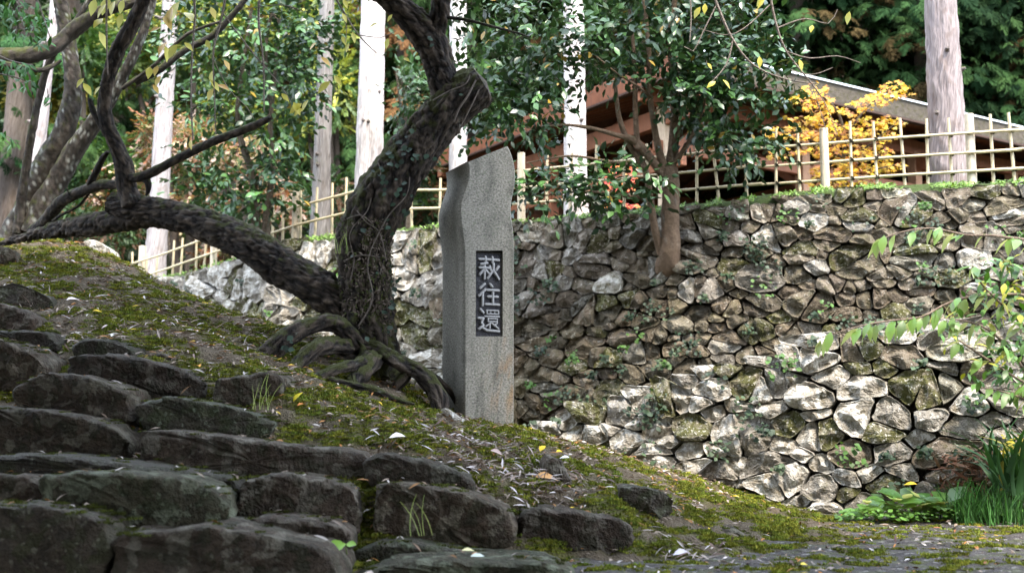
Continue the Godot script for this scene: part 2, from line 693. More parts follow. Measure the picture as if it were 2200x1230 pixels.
# ---------------------------------------------------------------- leaves
func leaf_into(mb: MB, xf: Transform3D, wide: float, fold: float, droop: float, col := Color.WHITE) -> void:
	var w := [0.0, 0.72, 1.0, 0.62, 0.0]
	var ids := []
	for k in 5:
		var t := k / 4.0
		var y := -droop * t * t
		var h: float = w[k] * wide * 0.5
		ids.append([mb.add(xf * Vector3(t, y + fold * h, -h), col), mb.add(xf * Vector3(t, y, 0), col), mb.add(xf * Vector3(t, y + fold * h, h), col)])
	for k in 4:
		for s in 2:
			mb.tri(ids[k][s], ids[k + 1][s], ids[k][s + 1])
			mb.tri(ids[k][s + 1], ids[k + 1][s], ids[k + 1][s + 1])


func leaf_mesh(wide: float, fold: float, droop: float) -> ArrayMesh:
	var mb := MB.new()
	leaf_into(mb, Transform3D.IDENTITY, wide, fold, droop)
	return mb.mesh()


# a small palmate leaf, five pointed lobes
func maple_mesh() -> ArrayMesh:
	var mb := MB.new()
	var c := mb.add(Vector3(0.08, 0, 0))
	var ring := []
	for k in 11:
		var a := deg_to_rad(-125 + 25 * k)
		var lobe := k % 2 == 0
		var l: float = (0.95 - 0.28 * absf(k - 5) / 5.0) if not lobe else 0.38
		if k == 0 or k == 10:
			l = 0.2
		ring.append(mb.add(Vector3(0.08 + cos(a) * l, -0.12 * l, sin(a) * l)))
	for k in 10:
		mb.tri(c, ring[k], ring[k + 1])
	return mb.mesh()


# a twig with n leaves, about 1 long
func spray_mesh(n: int, wide: float, size: float) -> ArrayMesh:
	var mb := MB.new()
	for k in n:
		var t := float(k) / (n - 1)
		var side := -1.0 if k % 2 else 1.0
		var b := Basis(Vector3.UP, side * rf(0.5, 1.1) * (1.0 - t * 0.8)) * Basis(Vector3.RIGHT, rf(-0.6, 0.6)) * Basis(Vector3.BACK, rf(-0.5, 0.25))
		var g := rf(0.8, 1.2)
		leaf_into(mb, Transform3D(b.scaled(Vector3.ONE * size * rf(0.8, 1.2)), Vector3(t * (1.0 - size * 0.6), -0.12 * t * t + rf(-0.04, 0.04), 0)), wide, 0.15, 0.15, Color(g, g, g))
	return mb.mesh()


# a flat drooping frond of a conifer, 1 long
func frond_mesh() -> ArrayMesh:
	var mb := MB.new()
	for k in 13:
		var t := k / 12.0
		for side: float in [-1.0, 1.0]:
			var l := (1.0 - t) * 0.42 + 0.1
			var root := Vector3(t * 0.85, -0.25 * t * t, 0)
			var yaw := side * rf(0.55, 0.85)
			for q in 3:
				var b := Basis(Vector3.UP, -yaw + rf(-0.35, 0.35)) * Basis(Vector3.BACK, rf(-0.45, 0.05))
				var g := rf(0.75, 1.25)
				var ll := l * rf(0.6, 1.0)
				var o := root + b.x * (l * 0.25 * q)
				var a := mb.add(o - b.z * 0.018, Color(g, g, g))
				var d := mb.add(o + b.z * 0.018, Color(g, g, g))
				var e := mb.add(o + b.x * ll * 0.6 + b.z * 0.028 + b.y * 0.01, Color(g, g, g))
				var f := mb.add(o + b.x * ll * 0.6 - b.z * 0.028 + b.y * 0.01, Color(g, g, g))
				var h := mb.add(o + b.x * ll - b.y * 0.05, Color(g, g, g))
				mb.tri(a, f, d)
				mb.tri(d, f, e)
				mb.tri(f, h, e)
	return mb.mesh()


func turned(dir: Vector3, up: Vector3, s: float, p: Vector3) -> Transform3D:   # x along dir, y near up
	var x := dir.normalized()
	var z := x.cross(up)
	if z.length_squared() < 1e-4:
		z = x.cross(Vector3(0.3, 0.2, 0.9))
	z = z.normalized()
	var y := z.cross(x)
	return Transform3D(Basis(x * s, y * s, z * s), p)


# leaves on twigs through ellipsoids; clumps: [x, y, d, rx, ry in photo pixels, rz metres, twigs]
func leaf_cloud(clumps: Array, per: int, size: float, cols: Array, xs: Array, cs: PackedColorArray, droop := 0.0) -> void:
	for q: Array in clumps:
		var c := at(q[0], q[1], q[2])
		var k: float = q[2] / FPX
		for t in int(q[6] * 1.15):
			var u := rdir() * pow(rf(0.02, 1), 0.4)
			var p := c + Vector3(u.x * q[3] * k, u.y * q[4] * k, u.z * q[5])
			if nz2.get_noise_3dv(p * 1.7) < -0.1:
				continue
			var dir := (Vector3(u.x, u.y * 0.4 - droop, u.z) + rdir() * 0.8).normalized()
			var tone := rf(0.65, 1.3)
			var col0: Color = cols[rng.randi() % cols.size()]
			for j in per:
				var pos := p + dir * size * 0.7 * j
				var side := dir.rotated(Vector3.UP, (1.0 if j % 2 else -1.0) * rf(0.4, 1.2)) + Vector3(0, rf(-0.5, 0.25), 0)
				var up := (Vector3.UP * 0.8 + u * 0.9 + rdir() * 0.6).normalized()
				xs.append(turned(side, up, size * (rf(0.45, 1.1) if rng.randf() < 0.4 else rf(0.9, 1.35)), pos))
				cs.append(col0 * tone * rf(0.8, 1.2) if rng.randf() > 0.012 else lin(0.3, 0.2, 0.03))


# ---------------------------------------------------------------- terrain
var tps_p := PackedVector2Array()
var tps_w := PackedFloat64Array()
var hm := PackedFloat32Array()
const HX0 := -9.0
const HZ0 := -13.5
const HS := 0.15
const HNX := 98
const HNZ := 72


func solve(a: Array, b: PackedFloat64Array) -> PackedFloat64Array:
	var n := b.size()
	for k in n:
		var best := k
		for r in range(k + 1, n):
			if absf(a[r][k]) > absf(a[best][k]):
				best = r
		var tmp: PackedFloat64Array = a[k]
		a[k] = a[best]
		a[best] = tmp
		var tb := b[k]
		b[k] = b[best]
		b[best] = tb
		var row: PackedFloat64Array = a[k]
		for r in range(k + 1, n):
			var ar: PackedFloat64Array = a[r]
			var f := ar[k] / row[k]
			if f != 0.0:
				for c in range(k, n):
					ar[c] -= f * row[c]
				b[r] -= f * b[k]
				a[r] = ar
	var x := PackedFloat64Array()
	x.resize(n)
	for k in range(n - 1, -1, -1):
		var s := b[k]
		var row: PackedFloat64Array = a[k]
		for c in range(k + 1, n):
			s -= row[c] * x[c]
		x[k] = s / row[k]
	return x


func phi(r2: float) -> float:
	return 0.5 * r2 * log(r2) if r2 > 1e-9 else 0.0


func fit_bank(pts: Array) -> void:
	var n := pts.size()
	var a := []
	var b := PackedFloat64Array()
	b.resize(n + 3)
	for k in n:
		var p: Vector3 = pts[k]
		tps_p.append(Vector2(p.x, p.z))
		b[k] = p.y
	for k in n + 3:
		var row := PackedFloat64Array()
		row.resize(n + 3)
		a.append(row)
	for k in n:
		var row: PackedFloat64Array = a[k]
		for j in n:
			row[j] = phi(tps_p[k].distance_squared_to(tps_p[j]))
		row[k] += 0.004
		row[n] = 1.0
		row[n + 1] = tps_p[k].x
		row[n + 2] = tps_p[k].y
		a[k] = row
	for e in 3:
		var row: PackedFloat64Array = a[n + e]
		for j in n:
			row[j] = 1.0 if e == 0 else (tps_p[j].x if e == 1 else tps_p[j].y)
		a[n + e] = row
	tps_w = solve(a, b)
	for iz in HNZ:
		for ix in HNX:
			var q := Vector2(HX0 + ix * HS, HZ0 + iz * HS)
			var h := tps_w[n] + tps_w[n + 1] * q.x + tps_w[n + 2] * q.y
			for j in n:
				h += tps_w[j] * phi(q.distance_squared_to(tps_p[j]))
			hm.append(maxf(h, -0.4))


func bank(x: float, z: float) -> float:
	var fx := clampf((x - HX0) / HS, 0, HNX - 1.001)
	var fz := clampf((z - HZ0) / HS, 0, HNZ - 1.001)
	var ix := int(fx)
	var iz := int(fz)
	fx -= ix
	fz -= iz
	var k := iz * HNX + ix
	return lerpf(lerpf(hm[k], hm[k + 1], fx), lerpf(hm[k + HNX], hm[k + HNX + 1], fx), fz)


func bank_fine(x: float, z: float) -> float:
	return maxf(bank(x, z), path_height(x, z) - 0.06) + 0.05 * nz.get_noise_2d(x * 2.2, z * 2.2) + 0.018 * nz.get_noise_2d(x * 9.0, z * 9.0)


func path_height(x: float, z: float) -> float:
	return 0.02 * nz.get_noise_2d(x * 1.5 + 40.0, z * 1.5) + 0.008 * nz.get_noise_2d(x * 8.0 + 40.0, z * 8.0)


func mossiness(x: float, z: float) -> float:
	return smoothstep(-0.25, 0.2, nz2.get_noise_2d(x * 2.6, z * 2.6) + 0.5 * nz2.get_noise_2d(x * 9.0, z * 9.0))


func field(x0: float, x1: float, z0: float, z1: float, step: float, h: Callable, col: Callable) -> ArrayMesh:
	var mb := MB.new()
	var nx := int((x1 - x0) / step) + 1
	var nzz := int((z1 - z0) / step) + 1
	for iz in nzz:
		for ix in nx:
			var x := x0 + ix * step
			var z := z0 + iz * step
			mb.add(Vector3(x, h.call(x, z), z), col.call(x, z))
	for iz in nzz - 1:
		for ix in nx - 1:
			var a := iz * nx + ix
			mb.tri(a, a + 1, a + nx)
			mb.tri(a + nx, a + 1, a + nx + 1)
	return mb.mesh()


func terrain() -> void:
	var P := [
		# along the upper edge of the steps
		[-60, 745, 7.1], [60, 735, 7.2], [200, 748, 7.1], [320, 785, 6.85], [440, 825, 6.7], [615, 855, 6.4], [610, 905, 6.15], [700, 950, 5.95], [800, 967, 5.9], [940, 992, 5.85], [1030, 1035, 5.75], [1115, 1088, 5.65], [1360, 1115, 5.7], [1400, 1150, 5.75], [1500, 1165, 5.7],
		# at the feet of the step stones
		[-60, 1310, 4.3], [400, 1310, 4.2], [800, 1310, 4.4], [1150, 1270, 4.6], [300, 1200, 4.8], [640, 1215, 4.75], [900, 1205, 5.1], [1230, 1215, 5.3], [640, 1165, 5.1], [600, 1065, 5.5], [900, 1095, 5.45], [200, 1060, 5.15], [100, 1025, 5.55], [420, 975, 5.85], [150, 935, 5.9], [300, 900, 6.3], [530, 895, 6.25], [40, 850, 6.4], [220, 790, 6.7], [-60, 1140, 4.9], [-60, 1020, 5.5],
		# the bank
		[-60, 640, 8.4], [110, 640, 8.2], [250, 660, 8.0], [400, 710, 7.7], [550, 770, 7.3], [700, 830, 7.05], [800, 870, 6.95], [900, 905, 6.85], [1000, 940, 6.7], [1180, 1010, 6.35], [1350, 1070, 6.0], [1250, 1040, 6.15],
		[0, 580, 9.3], [180, 580, 9.1], [330, 640, 8.7], [480, 710, 8.2], [620, 760, 7.8],
		# its crest
		[-120, 520, 10.6], [30, 522, 10.5], [180, 528, 10.3], [330, 600, 9.6], [450, 655, 9.0], [570, 700, 8.5], [720, 740, 8.2], [850, 820, 8.0], [950, 885, 7.7], [1110, 930, 7.5], [1300, 990, 7.1], [1480, 1085, 6.8], [1640, 1116, 6.7]]
	var pts := []
	for q: Array in P:
		pts.append(at(q[0], q[1], q[2]))
	for q: Array in [[3.2, -0.1, -5.2], [3.2, -0.1, -7.0], [1.8, -0.05, -5.0], [4.5, -0.1, -6], [2.2, 0.0, -8.2], [1.2, 0.25, -9.2], [0.2, 0.3, -9.6], [-1.0, 0.45, -10.2], [-2.4, 0.8, -11.0], [-4.2, 1.3, -12.5], [-6.5, 1.7, -13.3], [-9, 2.0, -13.4], [0.8, -0.15, -3.8], [-0.5, -0.2, -3.6], [-3, -0.2, -3.6], [4.4, -0.1, -9], [4.6, -0.1, -3.5], [-9, 2.0, -9.0], [-8, 1.3, -6.5], [-8, 0.5, -4.5]]:
		pts.append(Vector3(q[0], q[1], q[2]))
	fit_bank(pts)
	# the ground that everything stands on: one sheet past every tree, and the wooded slope behind
	var mb := MB.new()
	var gx := [-300.0, -120.0, -60.0, -40.0, -30.0, -24.0, -18.0, -14.0, -10.0, -6.0, -3.0, 0.0, 3.0, 6.0, 10.0, 14.0, 18.0, 24.0, 30.0, 40.0, 60.0, 120.0, 300.0]
	var gz := [-300.0, -160.0, -100.0, -70.0, -55.0, -45.0, -38.0, -32.0, -28.0, -25.0, -22.0, -19.5, -17.0, -14.0, -11.0, -8.0, -4.0, 0.0, 4.0, 10.0, 30.0, 100.0, 300.0]
	for z: float in gz:
		for x: float in gx:
			mb.add(Vector3(x, slope(x, z), z), lin(0.035, 0.034, 0.014) * rf(0.8, 1.2))
	for iz in gz.size() - 1:
		for ix in gx.size() - 1:
			var a := iz * gx.size() + ix
			mb.tri(a, a + 1, a + gx.size())
			mb.tri(a + gx.size(), a + 1, a + gx.size() + 1)
	structure("ground", mb.mesh(), M.ground, "wooded hillside ground rising steeply behind the shelter", "ground")
	structure("path", field(-2.0, 9.0, -9.6, 1.0, 0.07, func(x: float, z: float) -> float: return path_height(x, z), func(_x: float, _z: float) -> Color: return Color(0.85, 0.85, 0.88)), M.path, "trodden stony path at the foot of the steps", "path")
	structure("mossy_bank", field(-8.9, 3.3, -13.3, -3.4, 0.05, bank_fine, func(x: float, z: float) -> Color:
		var m := mossiness(x, z)
		return lin(0.1, 0.075, 0.054).lerp(lin(0.075, 0.076, 0.016), m * 0.85)), M.ground, "mossy bank strewn with dry leaves beside the stone steps", "bank")


func slope(x: float, z: float) -> float:
	var d := -z
	if d < 9.0:
		return -0.6
	if d < 17.0:
		return lerpf(-0.6, 0.3, (d - 9.0) / 8.0)
	var base := 2.2
	if d > 22.0:
		base += (d - 22.0) * 0.62 if d < 75.0 else 53.0 * 0.62 + (d - 75.0) * 0.1
	return base + 1.2 * nz.get_noise_2d(x * 0.3, z * 0.3)


# ---------------------------------------------------------------- walls
# rim: [x, y, d of the top edge]; the wall leans back by batter metres per metre
func wall(called: String, label: String, rim: Array, bottom: float, batter: float, sizes: Array, kinds: Callable, squash: float, gap: float, split: float) -> Dictionary:
	var top := []
	for q: Array in rim:
		top.append(at(q[0], q[1], q[2]))
	var run := [0.0]
	for k in top.size() - 1:
		var a: Vector3 = top[k]
		var b: Vector3 = top[k + 1]
		run.append(run[-1] + Vector2(a.x, a.z).distance_to(Vector2(b.x, b.z)))
	var place := func(s: float, h: float) -> Array:
		var k := 0
		while k < run.size() - 2 and run[k + 1] < s:
			k += 1
		var t: float = (s - run[k]) / (run[k + 1] - run[k])
		var a: Vector3 = top[k]
		var b: Vector3 = top[k + 1]
		var p: Vector3 = a.lerp(b, t)
		var ex := Vector3(b.x - a.x, 0, b.z - a.z).normalized()
		# even the corners of the rim out
		var kk := clampi(k + (1 if t > 0.5 else -1), 0, run.size() - 2)
		var ex2 := (top[kk + 1] as Vector3) - (top[kk] as Vector3)
		ex2.y = 0
		ex = ex.lerp(ex2.normalized(), absf(t - 0.5) * 0.9).normalized()
		var ez := ex.cross(Vector3.UP)
		if ez.z < 0:
			ez = -ez
		return [Vector3(p.x, h, p.z) + ez * batter * (p.y - h), ex, ez, p.y]
	var top_at := func(s: float) -> float: return place.call(s, 0.0)[3]
	var length: float = run[-1]
	var first: Vector3 = place.call(length * 0.5, bottom)[0]
	var w := thing(called, label, "wall", first)
	# the packed earth and rubble between the stones
	var core := MB.new()
	var n := 60
	for k in n + 1:
		var s := length * k / n
		var th: float = top_at.call(s) - 0.06
		for q in 7:
			var pl: Array = place.call(s, lerpf(bottom - 0.3, th, q / 6.0))
			core.add(pl[0] - pl[2] * 0.16, Color.WHITE)
		var e: Array = place.call(s, th)
		core.add(e[0] - e[2] * 0.9, Color.WHITE)
		e = place.call(s, bottom - 0.3)
		core.add(e[0] - e[2] * 0.9, Color.WHITE)
	var right: Vector3 = place.call(length * 0.5, bottom)[1]
	for k in n:
		for q in 9:
			var a := k * 9 + q
			var b := k * 9 + (q + 1) % 9
			if right.cross(Vector3.UP).z > 0:
				core.tri(a, b, a + 9)
				core.tri(a + 9, b, b + 9)
			else:
				core.tri(a, a + 9, b)
				core.tri(a + 9, b + 9, b)
	node("earth_core", core.mesh(), M.soil, w)
	var cells := rubble(length, bottom, top_at, sizes, squash, split)
	cells.sort_custom(func(a: PackedVector2Array, b: PackedVector2Array) -> bool: return area(a) > area(b))
	var rest := SurfaceTool.new()
	var extra := 0
	for k in cells.size():
		var poly: PackedVector2Array = cells[k]
		var c := centroid(poly)
		var pl: Array = place.call(c.x, c.y)
		var ex: Vector3 = pl[1]
		var ez: Vector3 = pl[2]
		var ey := (Vector3.UP - ez * batter).normalized()
		var fit := PackedVector2Array()
		var sz := sqrt(area(poly))
		var f := clampf(1.0 - gap / sz, 0.6, 0.99) * rf(0.95, 1.05)
		var swirl := rf(-0.1, 0.1)
		for p in poly:
			fit.append((p - c).rotated(swirl) * f)
		fit = smooth_poly(fit, 1, rf(0.05, 0.16))
		if ex.cross(Vector3.UP).dot(ez) < 0:
			ex = -ex
			for j in fit.size():
				fit[j] = Vector2(-fit[j].x, fit[j].y)
		fit = ccw(fit)
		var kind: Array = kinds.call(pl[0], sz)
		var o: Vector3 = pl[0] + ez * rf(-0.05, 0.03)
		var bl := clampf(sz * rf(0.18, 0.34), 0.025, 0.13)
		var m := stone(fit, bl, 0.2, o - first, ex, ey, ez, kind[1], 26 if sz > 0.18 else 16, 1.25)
		if k < 299:
			var sn := MeshInstance3D.new()
			sn.mesh = m
			sn.material_override = kind[0]
			sn.position = Vector3(0.0, 0.0, 0.00001)
			put(sn, "stone", w)
		else:
			rest.append_from(m, 0, Transform3D.IDENTITY)
			extra += 1
	if extra > 0:
		var r := MeshInstance3D.new()
		r.mesh = rest.commit()
		r.material_override = M.stone_brown
		r.position = Vector3(0.0, 0.0, 0.00001)
		put(r, "small_stones", w)
		r.set_meta("kind", "stuff")
	print(called, " stones ", cells.size())
	return {"root": w, "place": place, "length": length, "bottom": bottom}


func area(p: PackedVector2Array) -> float:
	var a := 0.0
	for j in p.size():
		a += p[j].cross(p[(j + 1) % p.size()])
	return absf(a) * 0.5


func walls() -> Array:
	var pick := func(list: Array) -> StandardMaterial3D: return M[list[rng.randi() % list.size()]]
	var tint := func() -> Color:
		var g := rf(0.5, 1.35)
		return Color(g * rf(0.97, 1.06), g, g * rf(0.9, 1.0))
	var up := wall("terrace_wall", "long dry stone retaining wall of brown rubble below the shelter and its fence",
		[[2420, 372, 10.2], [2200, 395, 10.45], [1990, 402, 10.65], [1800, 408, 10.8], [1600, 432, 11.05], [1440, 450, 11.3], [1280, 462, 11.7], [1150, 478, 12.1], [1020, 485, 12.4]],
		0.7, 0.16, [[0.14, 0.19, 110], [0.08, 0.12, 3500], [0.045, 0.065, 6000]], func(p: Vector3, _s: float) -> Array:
			var near_foot: bool = p.y < 1.9 + 0.3 * nz.get_noise_2d(p.x * 1.2, 3.0)  # darker, browner stones low on the wall
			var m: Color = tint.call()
			if near_foot:
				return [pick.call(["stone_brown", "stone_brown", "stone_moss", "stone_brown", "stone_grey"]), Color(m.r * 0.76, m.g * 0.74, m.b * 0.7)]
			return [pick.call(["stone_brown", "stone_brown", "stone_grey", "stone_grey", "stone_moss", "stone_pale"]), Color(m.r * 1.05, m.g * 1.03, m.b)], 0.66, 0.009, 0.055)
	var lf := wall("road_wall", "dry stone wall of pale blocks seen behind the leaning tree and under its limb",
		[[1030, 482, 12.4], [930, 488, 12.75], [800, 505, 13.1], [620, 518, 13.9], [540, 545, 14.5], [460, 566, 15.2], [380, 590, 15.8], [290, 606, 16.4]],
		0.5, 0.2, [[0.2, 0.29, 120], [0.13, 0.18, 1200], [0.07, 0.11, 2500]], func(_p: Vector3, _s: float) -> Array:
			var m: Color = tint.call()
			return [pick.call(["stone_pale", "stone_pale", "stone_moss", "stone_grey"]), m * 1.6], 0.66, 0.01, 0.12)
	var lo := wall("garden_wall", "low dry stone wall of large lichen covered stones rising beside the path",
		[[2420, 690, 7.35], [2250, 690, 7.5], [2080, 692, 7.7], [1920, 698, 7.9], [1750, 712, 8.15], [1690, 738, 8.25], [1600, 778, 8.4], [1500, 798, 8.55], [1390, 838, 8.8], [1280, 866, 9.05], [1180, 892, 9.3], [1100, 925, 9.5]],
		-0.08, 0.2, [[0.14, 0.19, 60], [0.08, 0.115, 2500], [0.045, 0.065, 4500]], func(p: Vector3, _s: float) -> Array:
			var bright := 1.95 if p.x < 2.6 else 1.3  # left part paler: white lichen, plus its stronger light put into the tint
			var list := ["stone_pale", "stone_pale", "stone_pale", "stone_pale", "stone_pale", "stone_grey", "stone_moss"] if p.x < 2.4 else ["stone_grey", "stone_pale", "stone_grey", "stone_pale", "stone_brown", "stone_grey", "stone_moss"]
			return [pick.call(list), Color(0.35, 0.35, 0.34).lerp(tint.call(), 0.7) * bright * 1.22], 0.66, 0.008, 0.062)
	# earth behind the low wall, up to the foot of the terrace wall
	var mb := MB.new()
	for k in 31:
		var s: float = lo.length * k / 30.0
		var pl: Array = lo.place.call(s, 0.0)
		var p: Vector3 = pl[0]
		var e: Array = lo.place.call(s, pl[3])
		mb.add(e[0] - pl[2] * 0.1 + Vector3(0, -0.05, 0), lin(0.05, 0.045, 0.02))
		mb.add(e[0] - pl[2] * 1.2 + Vector3(0, rf(-0.02, 0.05), 0), lin(0.04, 0.045, 0.02))
		mb.add(Vector3(p.x * 1.25, pl[3] + 0.02, p.z - 4.6), lin(0.05, 0.045, 0.02))
	for k in 30:
		for q in 2:
			var a := k * 3 + q
			mb.tri(a, a + 3, a + 1)
			mb.tri(a + 1, a + 3, a + 4)
	structure("upper_bank_ground", mb.mesh(), M.ground, "strip of earth between the low wall and the terrace wall", "ground")
	# terrace: a level sheet behind both rims
	var tr := MB.new()
	var rim := []
	for w: Dictionary in [up, lf]:
		for k in 25:
			var s: float = w.length * k / 24.0
			var pl: Array = w.place.call(s, 0.0)
			var e: Array = w.place.call(s, pl[3])
			rim.append([e[0], pl[2], pl[3]])
	for r: Array in rim:
		var p: Vector3 = r[0]
		var inw: Vector3 = r[1]
		for q: Array in [[0.06, -0.05], [0.16, 0.03], [0.3, 0.09], [0.6, 0.12], [3.0, 0.14], [9.0, 0.1], [24.0, -0.6]]:
			var x: Vector3 = p - inw * q[0]
			var base := maxf(p.y, TERRACE - 0.12) if q[0] > 2.0 else p.y
			tr.add(Vector3(x.x, base + q[1] + rf(-0.015, 0.015), x.z), lin(0.05, 0.075, 0.018) if q[0] < 0.7 else lin(0.06, 0.05, 0.035))
	for k in rim.size() - 1:
		for q in 6:
			var a := k * 7 + q
			tr.tri(a, a + 7, a + 1)
			tr.tri(a + 1, a + 7, a + 8)
	structure("terrace", tr.mesh(), M.ground, "level earth terrace behind the bamboo fence", "ground")
	return [up, lf, lo]


# ---------------------------------------------------------------- the stone marker
func marker() -> void:
	var turn := 0.445                         # its face looks towards the path
	var d := 8.0
	var ex := Vector3(cos(turn), 0, -sin(turn))
	var ez := Vector3(sin(turn), 0, cos(turn))
	var o := at(1051, 600, d)
	var sc := d / FPX
	var base := Vector3(o.x, bank(o.x, o.z) - 0.1, o.z)
	var t := thing("stone_marker", "tall wavy granite marker post carved with three raised characters on a dark panel", "stone marker", base)
	# outline of the face: rows from the top, [photo y at the face's left edge, x left, y right, x right]
	var rows := [[347, 1003, 314, 1092], [352, 1004.5, 324, 1097], [362, 1006, 345, 1104], [380, 1005.5, 370, 1107.5], [400, 1000.5, 395, 1107], [420, 993, 418, 1102.5], [440, 988.5, 440, 1099], [460, 988, 460, 1099], [480, 989.5, 480, 1101.5], [500, 992.5, 500, 1104], [530, 996, 530, 1105], [555, 997, 555, 1105], [600, 997, 600, 1105], [660, 997, 660, 1105], [720, 997, 720, 1105], [790, 997, 790, 1105], [860, 997, 860, 1105], [1000, 997, 1000, 1105]]
	var hit := func(x: float, y: float) -> Vector2:      # where the sight line meets the face's plane
		var dir := at(x, y, 1.0) - Vector3(0, EYE, 0)
		var k := (o - Vector3(0, EYE, 0)).dot(ez) / dir.dot(ez)
		var p := Vector3(0, EYE, 0) + dir * k - o
		return Vector2(p.dot(ex), p.y)
	var left := []
	var right := []
	for r: Array in rows:
		left.append(hit.call(r[1], r[0]))
		right.append(hit.call(r[3], r[2]))
	# finer rows
	var L := []
	var R := []
	for k in rows.size() - 1:
		for q in 4:
			var tt := q / 4.0
			L.append((left[k] as Vector2).cubic_interpolate(left[k + 1], left[maxi(k - 1, 0)], left[mini(k + 2, rows.size() - 1)], tt))
			R.append((right[k] as Vector2).cubic_interpolate(right[k + 1], right[maxi(k - 1, 0)], right[mini(k + 2, rows.size() - 1)], tt))
	L.append(left[-1])
	R.append(right[-1])
	var deep := 0.44
	var pa: Vector2 = hit.call(1022.5, 538.5)
	var pb: Vector2 = hit.call(1080, 726)
	var pu0 := pa.x
	var pu1 := pb.x
	var pv1 := pa.y - 0.004
	var pv0 := pb.y + 0.004
	var P := func(u: float, v: float, w: float) -> Vector3: return o + ex * u + Vector3.UP * v + ez * w
	var mb := MB.new()
	var ch := 0.012
	var strip := func(a: Array, flip: bool) -> void:     # a grid of rows x cols of points
		var cols: int = a[0].size()
		var f := mb.v.size()
		for row: Array in a:
			for p: Vector3 in row:
				var q3 := p - o
				var rust := smoothstep(0.1, 0.55, nz2.get_noise_3d(q3.x * 9.0, q3.y * 4.0, q3.z * 9.0) + 0.55 * nz2.get_noise_3dv(q3 * 26.0)) * smoothstep(-0.3, -0.55, q3.y) * smoothstep(-0.1, 0.12, q3.dot(ex))
				var side := q3.dot(ex) * 1.0 + q3.dot(ez) * 2.0
				var streak := smoothstep(0.0, 0.6, nz2.get_noise_2d(side * 16.0, q3.y * 0.7)) * 0.34 + smoothstep(0.1, 0.5, nz2.get_noise_3dv(q3 * 5.0)) * 0.25 + smoothstep(-1.02, -1.3, q3.y) * 0.35
				mb.add(p, (Color(1, 1, 1) * (1.0 - streak) + Color(0.0, 0.02, 0.0) * streak).lerp(Color(1.15, 0.68, 0.4), rust * 0.75))
		for k in a.size() - 1:
			for j in cols - 1:
				var q := f + k * cols + j
				if flip:
					mb.tri(q, q + 1, q + cols)
					mb.tri(q + 1, q + cols + 1, q + cols)
				else:
					mb.tri(q, q + cols, q + 1)
					mb.tri(q + 1, q + cols, q + cols + 1)
	# sides, back and chamfers: rows down, columns from the front's left edge round the back to its right edge
	var body := []
	for k in L.size():
		var l: Vector2 = L[k]
		var r: Vector2 = R[k]
		var row := [P.call(l.x + ch, l.y, 0.0), P.call(l.x, l.y, -ch)]
		for q in 7:
			row.append(P.call(l.x, l.y, -ch - (deep - 2 * ch) * (q + 1) / 7.0))
		row.append(P.call(l.x + ch, l.y, -deep))
		row.append(P.call(r.x - ch, r.y, -deep))
		for q in 8:
			row.append(P.call(r.x, r.y, -deep + ch + (deep - 2 * ch) * q / 7.0))
		row.append(P.call(r.x - ch, r.y, 0.0))
		body.append(row)
	strip.call(body, false)
	# top
	var cap := []
	for q in 3:
		var w: float = [0.0, -deep * 0.5, -deep][q]
		cap.append([P.call(L[0].x + ch, L[0].y, w), P.call(R[0].x - ch, R[0].y, w)])
	strip.call(cap, false)
	# the face: rows split where the panel is let in
	var ys := []
	for k in L.size():
		ys.append([L[k], R[k]])
	var grid_full := []
	var grid_l := []
	var grid_r := []
	var cut := func(v: float) -> Array:                 # the edges at height v below the curved head
		for k in L.size() - 1:
			if L[k].y >= v and L[k + 1].y <= v:
				var tt: float = (L[k].y - v) / maxf(1e-6, L[k].y - L[k + 1].y)
				return [(L[k] as Vector2).lerp(L[k + 1], tt), (R[k] as Vector2).lerp(R[k + 1], tt)]
		return [L[0], R[0]]
	var at_top: Array = cut.call(pv1)
	var at_bot: Array = cut.call(pv0)
	var make := func(e: Array, lo: float, hi: float, n: int) -> Array:
		var row := []
		for q in n + 1:
			var tt := lerpf(lo, hi, float(q) / n)
			var a: Vector2 = e[0] + Vector2(ch, 0)
			var b: Vector2 = e[1] - Vector2(ch, 0)
			row.append(P.call(lerpf(a.x, b.x, tt), lerpf(a.y, b.y, tt), 0.0))
		return row
	var share := func(e: Array, u: float) -> float:
		return clampf((u - e[0].x - ch) / (e[1].x - e[0].x - 2 * ch), 0, 1)
	for e: Array in ys:
		if e[0].y > pv1 + 0.001 and e[1].y > pv1 + 0.001:
			grid_full.append(make.call(e, 0.0, 1.0, 6))
	grid_full.append(make.call(at_top, 0.0, 1.0, 6))
	strip.call(grid_full, true)
	for e: Array in [at_top, at_bot]:
		grid_l.append(make.call(e, 0.0, share.call(e, pu0), 2))
		grid_r.append(make.call(e, share.call(e, pu1), 1.0, 2))
	strip.call(grid_l, true)
	strip.call(grid_r, true)
	var low := [make.call(at_bot, 0.0, 1.0, 24)]
	for e: Array in ys:
		if e[0].y < pv0 - 0.001 and e[1].y < pv0 - 0.001:
			low.append(make.call(e, 0.0, 1.0, 24))
	strip.call(low, true)
	# walls of the recess
	var rec := 0.022
	var tl := Vector2(pu0, at_top[0].y)
	var tr := Vector2(pu1, at_top[0].y)
	var bl := Vector2(pu0, at_bot[0].y)
	var br := Vector2(pu1, at_bot[0].y)
	for e: Array in [[tl, tr], [tr, br], [br, bl], [bl, tl]]:
		var a := mb.add(P.call(e[0].x, e[0].y, 0.0))
		var b := mb.add(P.call(e[1].x, e[1].y, 0.0))
		var c := mb.add(P.call(e[1].x, e[1].y, -rec - 0.01))
		var g := mb.add(P.call(e[0].x, e[0].y, -rec - 0.01))
		mb.tri(a, b, g)
		mb.tri(b, c, g)
	node("shaft", mb.mesh(), M.marker, t)
	# the dark floor of the recess, hammered
	var pm := MB.new()
